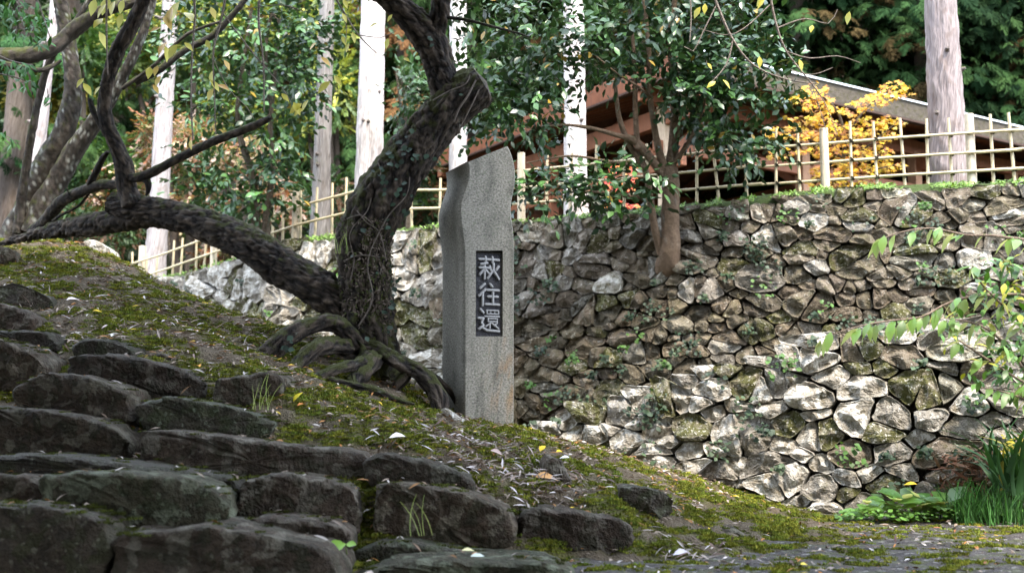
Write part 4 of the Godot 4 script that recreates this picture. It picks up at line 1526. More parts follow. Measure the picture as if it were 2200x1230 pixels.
func fences() -> void:
	var g := TERRACE + 0.02
	# the run in front of the shelter: [photo x, d]
	var line := [[2440, 10.3], [2330, 10.5], [2090, 10.85], [1770, 11.2], [1460, 11.8], [1120, 12.55], [1010, 12.85]]
	var foot := func(x: float) -> Vector3:
		for k in line.size() - 1:
			if x <= line[k][0] and x >= line[k + 1][0]:
				var t: float = (line[k][0] - x) / (line[k][0] - line[k + 1][0])
				var d := lerpf(line[k][1], line[k + 1][1], t)
				var p := at(x, 400, d)
				return Vector3(p.x, g, p.z)
		return Vector3.ZERO
	var t := thing("bamboo_fence", "open bamboo lattice fence with three rails and peeled log posts before the shelter", "fence", foot.call(1770))
	for q: Array in [[2090, 0.72], [1774, 0.66], [1120, 0.72], [1445, 0.55]]:
		var p: Vector3 = foot.call(q[0])
		node("post", pole(p + Vector3(0, -0.15, 0), p + Vector3(0, q[1], 0), 0.048, 0.044, 0, 16), M.post, t)
	for k in 3:
		var hgt: float = [0.11, 0.31, 0.51][k]
		var stops := [2435, 2180, 1900, 1620, 1340, 1015]
		for j in 5:
			var a: Vector3 = foot.call(stops[j] + 14.0 if j > 0 else stops[j])
			var b: Vector3 = foot.call(stops[j + 1] - (14.0 if j < 4 else 0.0))
			var lift := Vector3(0, hgt + rf(-0.008, 0.008), 0.0)
			var out := Vector3(0.012, 0, 0.03)
			node("rail", pole(a + lift + out, b + lift + out, 0.0165, 0.0125, 5, 10), M.bamboo, t)
	var tops := [[2390, 0.7], [2300, 0.72], [2244, 0.71], [2179, 0.7], [2136, 0.7], [2046, 0.69], [1996, 0.7], [1943, 0.72], [1884, 0.7], [1831, 0.72], [1718, 0.73], [1669, 0.71], [1604, 0.68], [1539, 0.66], [1498, 0.7], [1391, 0.68], [1341, 0.69], [1280, 0.73], [1227, 0.66], [1175, 0.72], [1068, 0.7]]
	var ties := MB.new()
	for q: Array in tops:
		var p: Vector3 = foot.call(q[0])
		var tilt := Vector3(rf(-0.015, 0.015) + (-0.035 if q[0] == 1539 else 0.0), 0, 0)
		node("upright_pole", pole(p + Vector3(0, -0.1, 0) - tilt, p + Vector3(0, q[1], 0) + tilt, 0.017, 0.0145, 3, 10), M.bamboo, t)
		for k in 3:
			var c := p + Vector3(0.006, [0.11, 0.31, 0.51][k], 0.014)
			for s: float in [-1.0, 1.0]:
				ties.box(Transform3D(Basis(Vector3(0, 0, 1), s * 0.8), c), Vector3(0.052, 0.008, 0.052), 0.002, lin(0.015, 0.012, 0.01))
	var tn := node("tie", ties.mesh(), M.rope, t)
	tn.set_meta("kind", "stuff")
	# the run along the road: two rails, going down and away: [x, d, y of the foot, y of the lower rail, y of the upper rail]
	var far := [[1015, 13.2, 478, 444, 405], [944, 13.35, 480, 448, 409], [774, 13.7, 492, 450, 409], [634, 14.25, 512, 485, 446], [453, 15.7, 562, 545, 509], [346, 16.4, 590, 582, 548], [300, 16.7, 600, 596, 562], [150, 18.0, 645, 640, 608]]
	var get := func(x: float, col: int) -> Vector3:
		for k in far.size() - 1:
			if x <= far[k][0] and x >= far[k + 1][0]:
				var tt: float = (far[k][0] - x) / float(far[k][0] - far[k + 1][0])
				return at(x, lerpf(far[k][col], far[k + 1][col], tt), lerpf(far[k][1], far[k + 1][1], tt))
		return Vector3.ZERO
	var f := thing("bamboo_fence", "two railed bamboo fence running down beside the road behind the leaning tree", "fence", get.call(634, 2))
	for q: Array in [[634, 408, 17], [303, 527, 16], [458, 500, 15]]:
		var p: Vector3 = get.call(q[0], 2)
		var d := -p.z / cos(PITCH)
		var top := at(q[0], q[1], (p - Vector3(0, EYE, 0)).dot(Vector3(0, sin(PITCH), -cos(PITCH))))
		var r: float = q[2] * 0.5 * d / FPX
		node("post", pole(Vector3(p.x, p.y - 0.2, p.z), Vector3(p.x, top.y, p.z), r, r * 0.95, 0, 16), M.post, f)
	for col: int in [3, 4]:
		for k in far.size() - 1:
			var a: Vector3 = get.call(far[k][0], col)
			var b: Vector3 = get.call(far[k + 1][0], col)
			node("rail", pole(a + Vector3(0, 0, 0.035), b + Vector3(0, 0, 0.035), 0.017, 0.016, 4, 10), M.bamboo, f)
	for q: Array in [[985, 378], [944, 380], [885, 425], [840, 384], [741, 378], [713, 390], [676, 400], [645, 407], [607, 416], [585, 434], [545, 445], [500, 470], [438, 512], [421, 505], [388, 510], [370, 515], [334, 548], [313, 545], [284, 540], [250, 560]]:
		var p: Vector3 = get.call(q[0], 2)
		var dd := (p - Vector3(0, EYE, 0)).dot(Vector3(0, sin(PITCH), -cos(PITCH)))
		var top := at(q[0], q[1], dd)
		node("upright_pole", pole(p + Vector3(0, -0.1, 0), Vector3(p.x + rf(-0.02, 0.02), top.y, p.z), 0.018, 0.0155, 3, 8), M.bamboo, f)


# ---------------------------------------------------------------- the open shelter
func shelter() -> void:
	var c := at(1470, 104, 14.0)
	var e := Vector3(0.844, 0, -0.536)
	var b := Vector3(-0.536, 0, -0.844)
	var X := func(r: float, l: float, y: float) -> Vector3: return Vector3(c.x, 0, c.z) + e * r + b * l + Vector3(0, y, 0)
	var top := c.y
	var t := thing("shelter", "open timber rest shelter with a low mossy edged roof and red brown posts and rafters", "shelter", X.call(5, 3.5, TERRACE))
	var bar := func(called: String, p: Vector3, q: Vector3, w: float, h: float, m: Material, col := Color.WHITE, parent: Node3D = null) -> MeshInstance3D:
		var x := (q - p)
		var l := x.length()
		x = x.normalized()
		var z := x.cross(Vector3.UP).normalized() if absf(x.y) < 0.98 else b
		var y := z.cross(x)
		var mb := MB.new()
		mb.box(Transform3D(Basis(x, y, z), (p + q) * 0.5), Vector3(l, h, w), 0.008, col)
		return node(called, mb.mesh(), m, parent if parent else t)
	var W := 11.0
	var D := 7.6
	var rise := 0.36
	# roof planes: four, each a thick slab from eave to ridge
	var half := D * 0.5
	var planes := [[[0, 0], [W, 0], [W - half, half], [half, half]], [[W, D], [0, D], [half, half], [W - half, half]], [[0, D], [0, 0], [half, half], [half, half]], [[W, 0], [W, D], [W - half, half], [W - half, half]]]
	for p: Array in planes:
		var mb := MB.new()
		var up := []
		var dn := []
		for q: Array in p:
			var inside := minf(minf(q[0], W - q[0]), minf(q[1], D - q[1]))
			up.append(mb.add(X.call(q[0], q[1], top + inside * rise), lin(0.3, 0.27, 0.24)))
		for q: Array in p:
			var inside := minf(minf(q[0], W - q[0]), minf(q[1], D - q[1]))
			dn.append(mb.add(X.call(q[0], q[1], top - 0.1 + inside * rise), lin(0.3, 0.27, 0.24)))
		mb.tri(up[0], up[2], up[1])
		mb.tri(up[0], up[3], up[2])
		mb.tri(dn[0], dn[1], dn[2])
		mb.tri(dn[0], dn[2], dn[3])
		node("roof_plane", mb.mesh(), M.roof_board, t)
	# board ceiling under the rafters' backs, laid in planks
	for p in 4:
		var n := 9
		for k in n:
			var i0 := half * k / n
			var i1 := half * (k + 0.96) / n
			var a: Vector3
			var g: Vector3
			var im := (i0 + i1) * 0.5
			var yy := top - 0.16 + im * rise
			if p == 0:
				a = X.call(im, im, yy)
				g = X.call(W - im, im, yy)
			elif p == 1:
				a = X.call(im, D - im, yy)
				g = X.call(W - im, D - im, yy)
			elif p == 2:
				a = X.call(im, im, yy)
				g = X.call(im, D - im, yy)
			else:
				a = X.call(W - im, im, yy)
				g = X.call(W - im, D - im, yy)
			var dir := (g - a).normalized()
			var inw := dir.cross(Vector3.UP).normalized()
			var mid: Vector3 = X.call(W * 0.5, half, 0)
			if inw.dot(mid - a) < 0:
				inw = -inw
			var sl := (inw + Vector3(0, rise, 0)).normalized()
			var y := dir.cross(sl)
			if y.y < 0:
				y = -y
			var mb := MB.new()
			mb.box(Transform3D(Basis(dir, y, dir.cross(y)), (a + g) * 0.5), Vector3(a.distance_to(g) + 0.1, 0.02, (half / n) * 1.0), 0.004, Color.WHITE * rf(0.75, 1.25))
			node("ceiling_plank", mb.mesh(), M.planks, t)
	# fascia boards with a metal drip edge, front and both ends
	for q: Array in [[0, 0, W, 0], [0, D, 0, 0], [W, 0, W, D], [W, D, 0, D]]:
		var side: bool = q[1] == D and q[3] == 0
		var p0: Vector3 = X.call(q[0], q[1], top - 0.15)
		var p1: Vector3 = X.call(q[2], q[3], top - 0.15)
		bar.call("fascia_board", p0, p1, 0.05, 0.27, M.timber if side else M.roof_board, lin(0.7, 0.62, 0.55) if side else lin(0.36, 0.35, 0.33))
		if not side:
			bar.call("drip_edge", p0 + Vector3(0, 0.155, 0), p1 + Vector3(0, 0.155, 0), 0.11, 0.035, M.metal, lin(0.75, 0.77, 0.8))
		bar.call("eave_board", p0 + Vector3(0, -0.16, 0), p1 + Vector3(0, -0.16, 0), 0.1, 0.04, M.planks, lin(0.3, 0.3, 0.32))
	# rafters
	var r := 0.5
	while r < W:
		var inside := minf(minf(r, W - r), half)
		bar.call("rafter", X.call(r, 0.05, top - 0.27), X.call(r, inside, top - 0.27 + inside * rise), 0.07, 0.12, M.timber)
		bar.call("rafter", X.call(r, D - 0.05, top - 0.27), X.call(r, D - inside, top - 0.27 + inside * rise), 0.07, 0.12, M.timber)
		r += 0.62
	var l := 0.5
	while l < D:
		var inside := minf(l, D - l)
		bar.call("rafter", X.call(0.05, l, top - 0.28), X.call(inside, l, top - 0.28 + inside * rise), 0.07, 0.12, M.timber)
		bar.call("rafter", X.call(W - 0.05, l, top - 0.28), X.call(W - inside, l, top - 0.28 + inside * rise), 0.07, 0.12, M.timber)
		l += 0.62
	# posts and beams
	var pr := [0.5, 3.25, 5.95, 8.7, 10.5]
	var pls := [0.98, 3.8, D - 0.9]
	for k in pr.size():
		for j in 3:
			if j == 1 and k > 0 and k < 4:
				continue
			bar.call("post", X.call(pr[k], pls[j], TERRACE - 0.3), X.call(pr[k], pls[j], top - 0.42), 0.17, 0.17, M.post if j == 0 else M.timber, lin(0.75, 0.5, 0.4) if k > 0 else lin(1.1, 0.9, 0.85))  # corner posts paler: the light falling on them is put into the tint
	for j: int in [0, 2]:
		bar.call("beam", X.call(0.0, pls[j], top - 0.35), X.call(W, pls[j], top - 0.35), 0.14, 0.24, M.timber, lin(1.5, 1.4, 1.3))
		bar.call("beam", X.call(0.3, pls[j], top - 1.05), X.call(W - 0.3, pls[j], top - 1.05), 0.1, 0.16, M.timber)
	for q: float in [0.5, 5.95, 10.5]:
		bar.call("beam", X.call(q, 0.2, top - 0.62), X.call(q, D - 0.2, top - 0.62), 0.14, 0.26, M.timber, lin(1.7, 1.5, 1.35))
		bar.call("beam", X.call(q, 0.6, top - 1.3), X.call(q, D - 0.6, top - 1.3), 0.1, 0.16, M.timber, lin(1.4, 1.3, 1.2))
	# braces
	for k in pr.size():
		bar.call("brace", X.call(pr[k], 1.05, top - 1.25), X.call(pr[k], 2.0, top - 0.6), 0.09, 0.12, M.timber, lin(1.5, 1.35, 1.2))
		if k < 4:
			bar.call("brace", X.call(pr[k] + 0.05, 0.98, top - 1.15), X.call(pr[k] + 0.9, 0.98, top - 0.45), 0.09, 0.12, M.timber)
	# boarded back wall, and benches
	for k in 24:
		bar.call("wall_board", X.call(0.6 + k * 0.425, D - 0.85, TERRACE - 0.2), X.call(0.6 + k * 0.425, D - 0.85, top - 0.5), 0.03, 0.41, M.planks, Color.WHITE * rf(0.9, 1.4))
	bar.call("bench", X.call(1.5, D - 1.5, TERRACE + 0.55), X.call(9.5, D - 1.5, TERRACE + 0.55), 0.5, 0.06, M.timber)
	for k in 6:
		bar.call("bench_leg", X.call(1.7 + k * 1.5, D - 1.5, TERRACE - 0.2), X.call(1.7 + k * 1.5, D - 1.5, TERRACE + 0.52), 0.3, 0.06, M.timber)
	bar.call("floor_slab", X.call(0.4, D * 0.5, TERRACE + 0.07), X.call(W - 0.4, D * 0.5, TERRACE + 0.07), D - 1.2, 0.14, M.path, lin(0.7, 0.65, 0.6))


# ---------------------------------------------------------------- trees
const CEDAR_LOOK := {"base": Color(0.42, 0.38, 0.37), "ridge": Color(0.6, 0.56, 0.55), "moss": Color(0.16, 0.16, 0.06), "mossy": 0.05, "relief": 0.012, "fu": 55.0, "fv": 1.4, "sides": 36, "step": 0.07, "wobble": 0.06}


func cedars() -> void:
	var list := [
		["tall_cedar", "tall pale cedar trunk standing behind the fence just past the yellow maple", 11.5, [[2048, 400, 92], [2042, 380, 82], [2040, 200, 70], [2040, 60, 64], [2040, -300, 56], [2040, -900, 40]], {"base": Color(0.17, 0.14, 0.14), "ridge": Color(0.42, 0.365, 0.37), "mossy": 0.12, "relief": 0.02}],
		["tall_cedar", "straight bleached cedar trunk rising just above the bend of the leaning tree", 15.0, [[788, 520, 70], [790, 460, 63], [791, 300, 57], [793, 100, 53], [796, -300, 46], [800, -900, 34]], {"base": Color(0.62, 0.57, 0.57), "ridge": Color(0.8, 0.76, 0.76)}],
		["tall_cedar", "bleached cedar trunk behind the crown of the wall camellia", 13.2, [[1243, 470, 62], [1238, 440, 52], [1237, 300, 46], [1236, 100, 43], [1234, -300, 38], [1232, -900, 28]], {"base": Color(0.62, 0.57, 0.57), "ridge": Color(0.8, 0.76, 0.76)}],
		["tall_cedar", "pale trunk half hidden between the leaning tree's bend and the camellia leaves", 15.5, [[985, 500, 46], [983, 320, 38], [982, 100, 36], [980, -300, 32], [980, -900, 24]], {"base": Color(0.6, 0.56, 0.56), "ridge": Color(0.78, 0.75, 0.75)}],
		["tall_cedar", "grey cedar trunk behind the tall post of the road fence", 15.2, [[684, 540, 50], [686, 500, 42], [688, 300, 35], [690, 100, 32], [694, -300, 28], [700, -900, 20]], {"base": Color(0.2, 0.185, 0.18), "ridge": Color(0.34, 0.325, 0.32), "mossy": 0.16}],
		["tall_cedar", "pale cedar trunk rising behind the low end post of the road fence", 17.5, [[330, 620, 60], [331, 570, 45], [335, 400, 39], [338, 200, 36], [342, 0, 33], [346, -400, 28], [350, -900, 20]], {"base": Color(0.32, 0.295, 0.3), "ridge": Color(0.52, 0.49, 0.5)}],
		["tall_cedar", "thin pale trunk behind the lichen covered tree", 15.0, [[58, 480, 34], [66, 380, 28], [76, 280, 24], [84, 160, 20], [92, 0, 17], [100, -300, 12]], {"base": Color(0.36, 0.33, 0.34), "ridge": Color(0.56, 0.52, 0.54)}]]
	for q: Array in list:
		var p: Array = q[3]
		var pts := []
		for r: Array in p:
			pts.append([r[0], r[1], q[2], r[2]])
		var pp := px_path(pts)
		# plumb: keep the distance of the foot all the way up
		var z0: float = pp[0][0].z
		for r: Array in pp:
			var v: Vector3 = r[0]
			r[0] = Vector3(v.x, v.y, z0)
		pp[0][0].y -= 0.3
		var t := thing(q[0], q[1], "tree", pp[0][0])
		var mb := MB.new()
		tube(mb, pp, with(CEDAR_LOOK, q[4]), true, rf(0, 60))
		node("trunk", mb.mesh(), M.cedar, t)
		# stubs of lost limbs
		for k in 5:
			var y: float = rf(0.6, 4.5)
			var a := rf(-1.4, 1.4)
			var base: Vector3 = pp[1][0] + Vector3(0, y, 0)
			var rad: float = pp[1][1] * 0.8
			var dir := Vector3(sin(a), 0.2, cos(a))
			var km := MB.new()
			tube(km, [[base + dir * rad * 0.5, 0.03], [base + dir * (rad + 0.015), 0.026], [base + dir * (rad + 0.05), 0.014]], with(CEDAR_LOOK, {"base": Color(0.16, 0.13, 0.12), "ridge": Color(0.3, 0.26, 0.25), "sides": 8, "relief": 0.004}), true, k)
			node("branch_stub", km.mesh(), M.bark_pale, t)


func wall_camellia() -> void:
	var t := thing("camellia_tree", "evergreen camellia with smooth forked stems rooted in the face of the terrace wall", "tree", at(1440, 560, 11.25))
	var look := {"lichen": Color(0.4, 0.38, 0.33), "lichened": 0.25, "base": Color(0.13, 0.085, 0.055), "ridge": Color(0.36, 0.25, 0.17), "moss": Color(0.12, 0.12, 0.06), "mossy": 0.1, "relief": 0.005, "fu": 20.0, "fv": 6.0, "sides": 18, "step": 0.05, "wobble": 0.12}
	var stems := [
		["trunk", [[1430, 600, 11.55, 60], [1434, 575, 11.25, 66], [1440, 545, 11.12, 52], [1440, 480, 11.12, 44], [1442, 410, 11.1, 44], [1438, 360, 11.1, 40]]],
		["stem", [[1420, 545, 11.15, 18], [1407, 490, 11.1, 18], [1398, 430, 11.1, 17], [1385, 360, 11.1, 16], [1352, 310, 11.05, 14], [1330, 250, 11.0, 12], [1322, 180, 11.0, 9]]],
		["stem", [[1440, 375, 11.1, 30], [1448, 300, 11.1, 26], [1452, 230, 11.1, 24], [1448, 160, 11.1, 20], [1440, 80, 11.1, 16], [1450, 0, 11.1, 12], [1460, -80, 11.1, 8]]],
		["stem", [[1430, 370, 11.1, 22], [1415, 320, 11.05, 18], [1404, 260, 11.0, 15], [1396, 190, 10.95, 13], [1394, 110, 10.9, 12], [1388, 40, 10.9, 10], [1380, -30, 10.9, 7]]],
		["stem", [[1425, 375, 11.1, 22], [1390, 330, 11.05, 20], [1360, 300, 11.0, 18], [1325, 290, 10.95, 12], [1270, 275, 10.9, 9], [1210, 268, 10.9, 6], [1150, 275, 10.9, 4]]],
		["stem", [[1370, 320, 11.0, 14], [1366, 250, 11.0, 13], [1364, 170, 11.0, 11], [1360, 90, 11.0, 9], [1352, 20, 11.0, 7]]],
		["stem", [[1440, 360, 11.1, 16], [1470, 320, 11.0, 11], [1492, 280, 10.95, 8], [1510, 240, 10.9, 5], [1520, 190, 10.9, 3]]],
		["stem", [[1400, 430, 11.1, 9], [1350, 420, 10.9, 8], [1280, 412, 10.8, 7], [1200, 415, 10.7, 5], [1130, 430, 10.7, 3]]],
		["stem", [[1390, 360, 11.1, 9], [1300, 345, 10.85, 7], [1220, 335, 10.8, 5], [1130, 350, 10.7, 3]]],
		["stem", [[1400, 210, 10.95, 8], [1370, 185, 10.8, 6], [1330, 160, 10.7, 4], [1280, 120, 10.7, 3]]]]
	for k in stems.size():
		for r: Array in stems[k][1]:
			r[3] = r[3] * 0.86
		part_tube(stems[k][0], stems[k][1], look, M.bark, t, 70.0 + k)
	var xs := []
	var cs := PackedColorArray()
	var green := [lin(0.02, 0.052, 0.016), lin(0.032, 0.078, 0.022), lin(0.05, 0.115, 0.026), lin(0.017, 0.042, 0.017)]
	leaf_cloud([
		[1570, 235, 11.0, 95, 95, 0.5, 210], [1640, 200, 11.0, 60, 60, 0.4, 70], [1600, 310, 11.0, 60, 45, 0.35, 75], [1500, 200, 10.9, 70, 60, 0.4, 75], [1525, 300, 10.9, 30, 40, 0.3, 16],
		[1180, 395, 10.75, 80, 28, 0.4, 62], [1290, 390, 10.75, 60, 30, 0.4, 50], [1385, 385, 10.75, 36, 26, 0.3, 26], [1140, 440, 10.75, 40, 20, 0.3, 28], [1340, 440, 10.8, 50, 16, 0.3, 26], [1410, 440, 10.9, 30, 24, 0.2, 12],
		[1080, 240, 10.9, 90, 60, 0.5, 105], [1150, 205, 10.9, 50, 70, 0.5, 50], [1160, 300, 10.8, 50, 20, 0.4, 16], [1020, 160, 10.9, 60, 60, 0.5, 60],
		[1320, 80, 10.9, 90, 75, 0.6, 130], [1170, 80, 11.0, 110, 85, 0.6, 150], [1430, 60, 11.0, 110, 80, 0.6, 160], [1560, 90, 11.0, 90, 90, 0.5, 150], [1050, 50, 11.0, 80, 70, 0.5, 90],
		[1400, 160, 10.8, 60, 22, 0.3, 22], [1480, 150, 10.8, 70, 36, 0.4, 60], [1560, 165, 10.8, 60, 36, 0.4, 50], [1300, 170, 10.8, 40, 20, 0.3, 10], [1300, -60, 11.0, 250, 80, 0.8, 320], [1550, -40, 11.0, 120, 70, 0.6, 130]],
		6, 0.092, green, xs, cs)
	scatter("leaves", leaf_mesh(0.55, 0.2, 0.12), M.gloss, xs, cs, t)


func road_camellia() -> void:
	var t := thing("camellia_tree", "two stemmed camellia at the rim of the road wall behind the leaning tree's limb", "tree", at(565, 520, 13.8))
	var look := {"base": Color(0.1, 0.078, 0.055), "ridge": Color(0.2, 0.16, 0.12), "moss": Color(0.08, 0.085, 0.03), "mossy": 0.12, "relief": 0.005, "fu": 20.0, "fv": 6.0, "sides": 14, "step": 0.06, "wobble": 0.15}
	for q: Array in [["stem", [[555, 530, 13.8, 22], [548, 470, 13.8, 18], [546, 420, 13.8, 16], [540, 370, 13.8, 15], [520, 310, 13.8, 13], [510, 250, 13.8, 11], [520, 150, 13.8, 9], [540, 20, 13.8, 7]]],
		["stem", [[570, 530, 13.8, 22], [572, 470, 13.8, 17], [580, 410, 13.8, 14], [586, 350, 13.8, 12], [580, 280, 13.8, 10], [590, 160, 13.8, 8], [600, 40, 13.8, 6]]],
		["stem", [[600, 60, 13.9, 6], [585, 30, 13.9, 8], [570, 100, 13.9, 9], [576, 190, 13.9, 10], [580, 260, 13.8, 10]]]]:
		part_tube(q[0], q[1], look, M.bark, t, rf(80, 90))
	var xs := []
	var cs := PackedColorArray()
	var green := [lin(0.025, 0.065, 0.02), lin(0.04, 0.095, 0.024), lin(0.06, 0.14, 0.03), lin(0.022, 0.052, 0.022)]
	leaf_cloud([
		[600, 90, 13.9, 100, 100, 0.6, 140], [500, 150, 13.8, 90, 90, 0.6, 90], [430, 120, 14.0, 80, 110, 0.6, 60], [645, 190, 13.9, 60, 70, 0.6, 70], [560, 220, 13.8, 90, 60, 0.6, 70], [420, 250, 14.0, 70, 60, 0.5, 30], [600, 310, 13.8, 50, 60, 0.4, 60], [480, 380, 13.7, 70, 60, 0.4, 75], [520, 440, 13.7, 50, 50, 0.4, 60], [420, 420, 13.9, 40, 50, 0.4, 30], [590, 400, 13.7, 40, 60, 0.4, 40], [670, 60, 14.0, 60, 90, 0.6, 80], [380, 60, 14.2, 70, 80, 0.6, 80], [560, -60, 13.9, 200, 70, 0.8, 200]],
		6, 0.1, green, xs, cs)
	scatter("leaves", leaf_mesh(0.55, 0.2, 0.12), M.gloss, xs, cs, t)
	# the lit camellia spray in front of the dark cedars, by the bleached trunk
	var s := thing("camellia_shrub", "bright leaved camellia shrub between the bleached trunk and the leaning tree", "shrub", at(880, 480, 14.6))
	part_tube("stem", [[878, 490, 14.6, 14], [880, 400, 14.6, 12], [872, 300, 14.6, 9], [860, 220, 14.6, 6], [850, 150, 14.6, 3]], look, M.bark, s, 95.0)
	xs = []
	cs = PackedColorArray()
	leaf_cloud([[888, 205, 14.5, 40, 45, 0.4, 90], [905, 180, 14.5, 36, 40, 0.4, 50], [890, 280, 14.5, 26, 30, 0.3, 20], [895, 90, 14.5, 30, 50, 0.4, 24]], 6, 0.085, [lin(0.035, 0.085, 0.022), lin(0.045, 0.1, 0.03), lin(0.03, 0.06, 0.025)], xs, cs)
	scatter("leaves", leaf_mesh(0.55, 0.2, 0.12), M.gloss, xs, cs, s)


func maples() -> void:
	var t := thing("maple_tree", "small maple in bright yellow autumn leaf behind the bamboo fence", "tree", at(1815, 400, 11.9))
	var look := {"base": Color(0.1, 0.075, 0.05), "ridge": Color(0.18, 0.14, 0.1), "sides": 9, "step": 0.06, "relief": 0.003, "fu": 20.0, "wobble": 0.1}
	for q: Array in [[[1815, 415, 11.9, 12], [1812, 360, 11.9, 10], [1815, 300, 11.9, 8], [1800, 240, 11.9, 6], [1760, 200, 11.8, 4], [1745, 178, 11.8, 2]], [[1815, 310, 11.9, 7], [1840, 260, 11.8, 5], [1880, 215, 11.8, 4], [1930, 180, 11.8, 2]], [[1812, 340, 11.9, 6], [1760, 310, 11.8, 4], [1700, 285, 11.8, 3], [1650, 290, 11.8, 2]], [[1815, 350, 11.9, 6], [1870, 310, 11.8, 4], [1930, 260, 11.8, 2]], [[1814, 370, 11.9, 5], [1870, 365, 11.8, 3], [1930, 352, 11.8, 2]]]:
		part_tube("trunk" if q.size() == 6 and q[0][1] == 415 else "branch", q, look, M.bark, t, rf(0, 40))
	var xs := []
	var cs := PackedColorArray()
	var gold := [lin(0.58, 0.33, 0.014), lin(0.62, 0.38, 0.018), lin(0.52, 0.25, 0.016), lin(0.52, 0.36, 0.025), lin(0.4, 0.16, 0.045)]
	# flat tiers: [x, y, rx, ry, leaves]
	for q: Array in [[1752, 190, 28, 16, 40], [1740, 212, 48, 14, 80], [1760, 232, 36, 16, 60], [1765, 262, 30, 16, 55], [1725, 256, 30, 8, 30], [1900, 205, 36, 14, 60], [1925, 185, 30, 12, 36], [1940, 200, 26, 6, 16], [1870, 220, 40, 12, 60], [1830, 235, 30, 14, 40], [1700, 285, 55, 18, 110], [1745, 292, 40, 18, 60], [1660, 280, 22, 8, 16], [1800, 290, 50, 24, 110], [1860, 270, 45, 20, 90], [1910, 262, 34, 14, 50], [1890, 290, 40, 16, 60], [1820, 330, 60, 24, 130], [1880, 325, 40, 18, 60], [1760, 325, 40, 14, 50], [1690, 325, 36, 9, 36], [1665, 335, 22, 8, 16], [1870, 360, 50, 14, 60], [1920, 355, 30, 9, 26], [1790, 365, 50, 18, 80], [1770, 390, 40, 18, 70], [1840, 392, 46, 16, 60], [1860, 345, 60, 20, 60]]:
		for k: int in q[4]:
			var u := Vector2(rf(-1, 1), rf(-1, 1))
			var dd := 11.85 + rf(-0.28, 0.28)
			xs.append(turned(Vector3(rf(-1, 1), rf(-0.9, -0.1), rf(-0.4, 1)), Vector3(rf(-0.5, 0.5), 0.8, 0.6) + rdir() * 0.4, rf(0.04, 0.062), at(q[0] + u.x * q[2], q[1] + u.y * q[3] * (1.2 - absf(u.x)), dd)))
			cs.append(gold[rng.randi() % gold.size()] * rf(0.75, 1.15))
	scatter("leaves", maple_mesh(), M.leaf, xs, cs, t)
	var r := thing("maple_sapling", "little red and orange maple behind the lower rails near the bleached trunk", "sapling", at(1315, 445, 12.9))
	part_tube("stem", [[1312, 450, 12.9, 6], [1316, 400, 12.9, 4], [1325, 360, 12.9, 2]], look, M.bark, r, 3.0)
	xs = []
	cs = PackedColorArray()
	for k in 170:
		var q: Array = [[1335, 368, 34, 14], [1300, 400, 16, 10], [1345, 395, 20, 14], [1320, 440, 34, 10], [1362, 443, 16, 6]][rng.randi() % 5]
		xs.append(turned(Vector3(rf(-1, 1), rf(-0.9, -0.1), rf(-0.4, 1)), Vector3(rf(-0.5, 0.5), 0.8, 0.6), rf(0.035, 0.055), at(q[0] + rf(-1, 1) * q[2], q[1] + rf(-1, 1) * q[3], 12.9 + rf(-0.2, 0.2))))
		cs.append([lin(0.62, 0.1, 0.05), lin(0.68, 0.24, 0.06), lin(0.6, 0.07, 0.06)][rng.randi() % 3])
	scatter("leaves", maple_mesh(), M.leaf, xs, cs, r)


# ---------------------------------------------------------------- the wood behind
func conifer(called: String, label: String, group: String, x: float, d: float, tall: float, wide: float, low: float, n: int, cols: Array, frond: Mesh) -> void:
	var p := at(x, 400, d)
	p.y = slope(p.x, p.z) - 0.2
	var t := thing(called, label, "tree", p, group)
	var mb := MB.new()
	tube(mb, [[p, 0.3], [p + Vector3(0.1, tall * 0.5, 0), 0.2], [p + Vector3(0, tall, 0), 0.04]], with(CEDAR_LOOK, {"base": Color(0.07, 0.055, 0.045), "ridge": Color(0.2, 0.165, 0.14), "sides": 12, "step": 0.5}), true, rf(0, 9))
	node("trunk", mb.mesh(), M.cedar, t)
	var xs := []
	var cs := PackedColorArray()
	# whorls of limbs, each hung with fronds
	var limbs := n / 14
	for k in limbs:
		var f := pow(rng.randf(), 0.85)
		var y := lerpf(low, tall, f)
		var a := rf(0, TAU)
		var reach := wide * pow(1.0 - f, 0.55) * rf(0.7, 1.15) + 0.3
		var dir := Vector3(cos(a), 0, sin(a))
		var tone := rf(0.6, 1.25)
		var col: Color = cols[rng.randi() % cols.size()]
		for j in 14:
			var q := sqrt(rng.randf())
			var side := dir.cross(Vector3.UP) * rf(-1, 1) * (0.25 + 0.45 * q)
			var pos := p + Vector3(0, y - q * q * reach * 0.35 + rf(-0.2, 0.2), 0) + dir * reach * q + side
			var out := (dir + side * 0.7 + Vector3(0, -0.55 - rf(0, 0.5), 0) + rdir() * 0.35).normalized()
			xs.append(turned(out, (Vector3.UP + dir * 0.6 + rdir() * 0.4).normalized(), rf(0.24, 0.48), pos))
			cs.append(col * tone * rf(0.75, 1.25))
	scatter("crown", frond, M.needle, xs, cs, t)


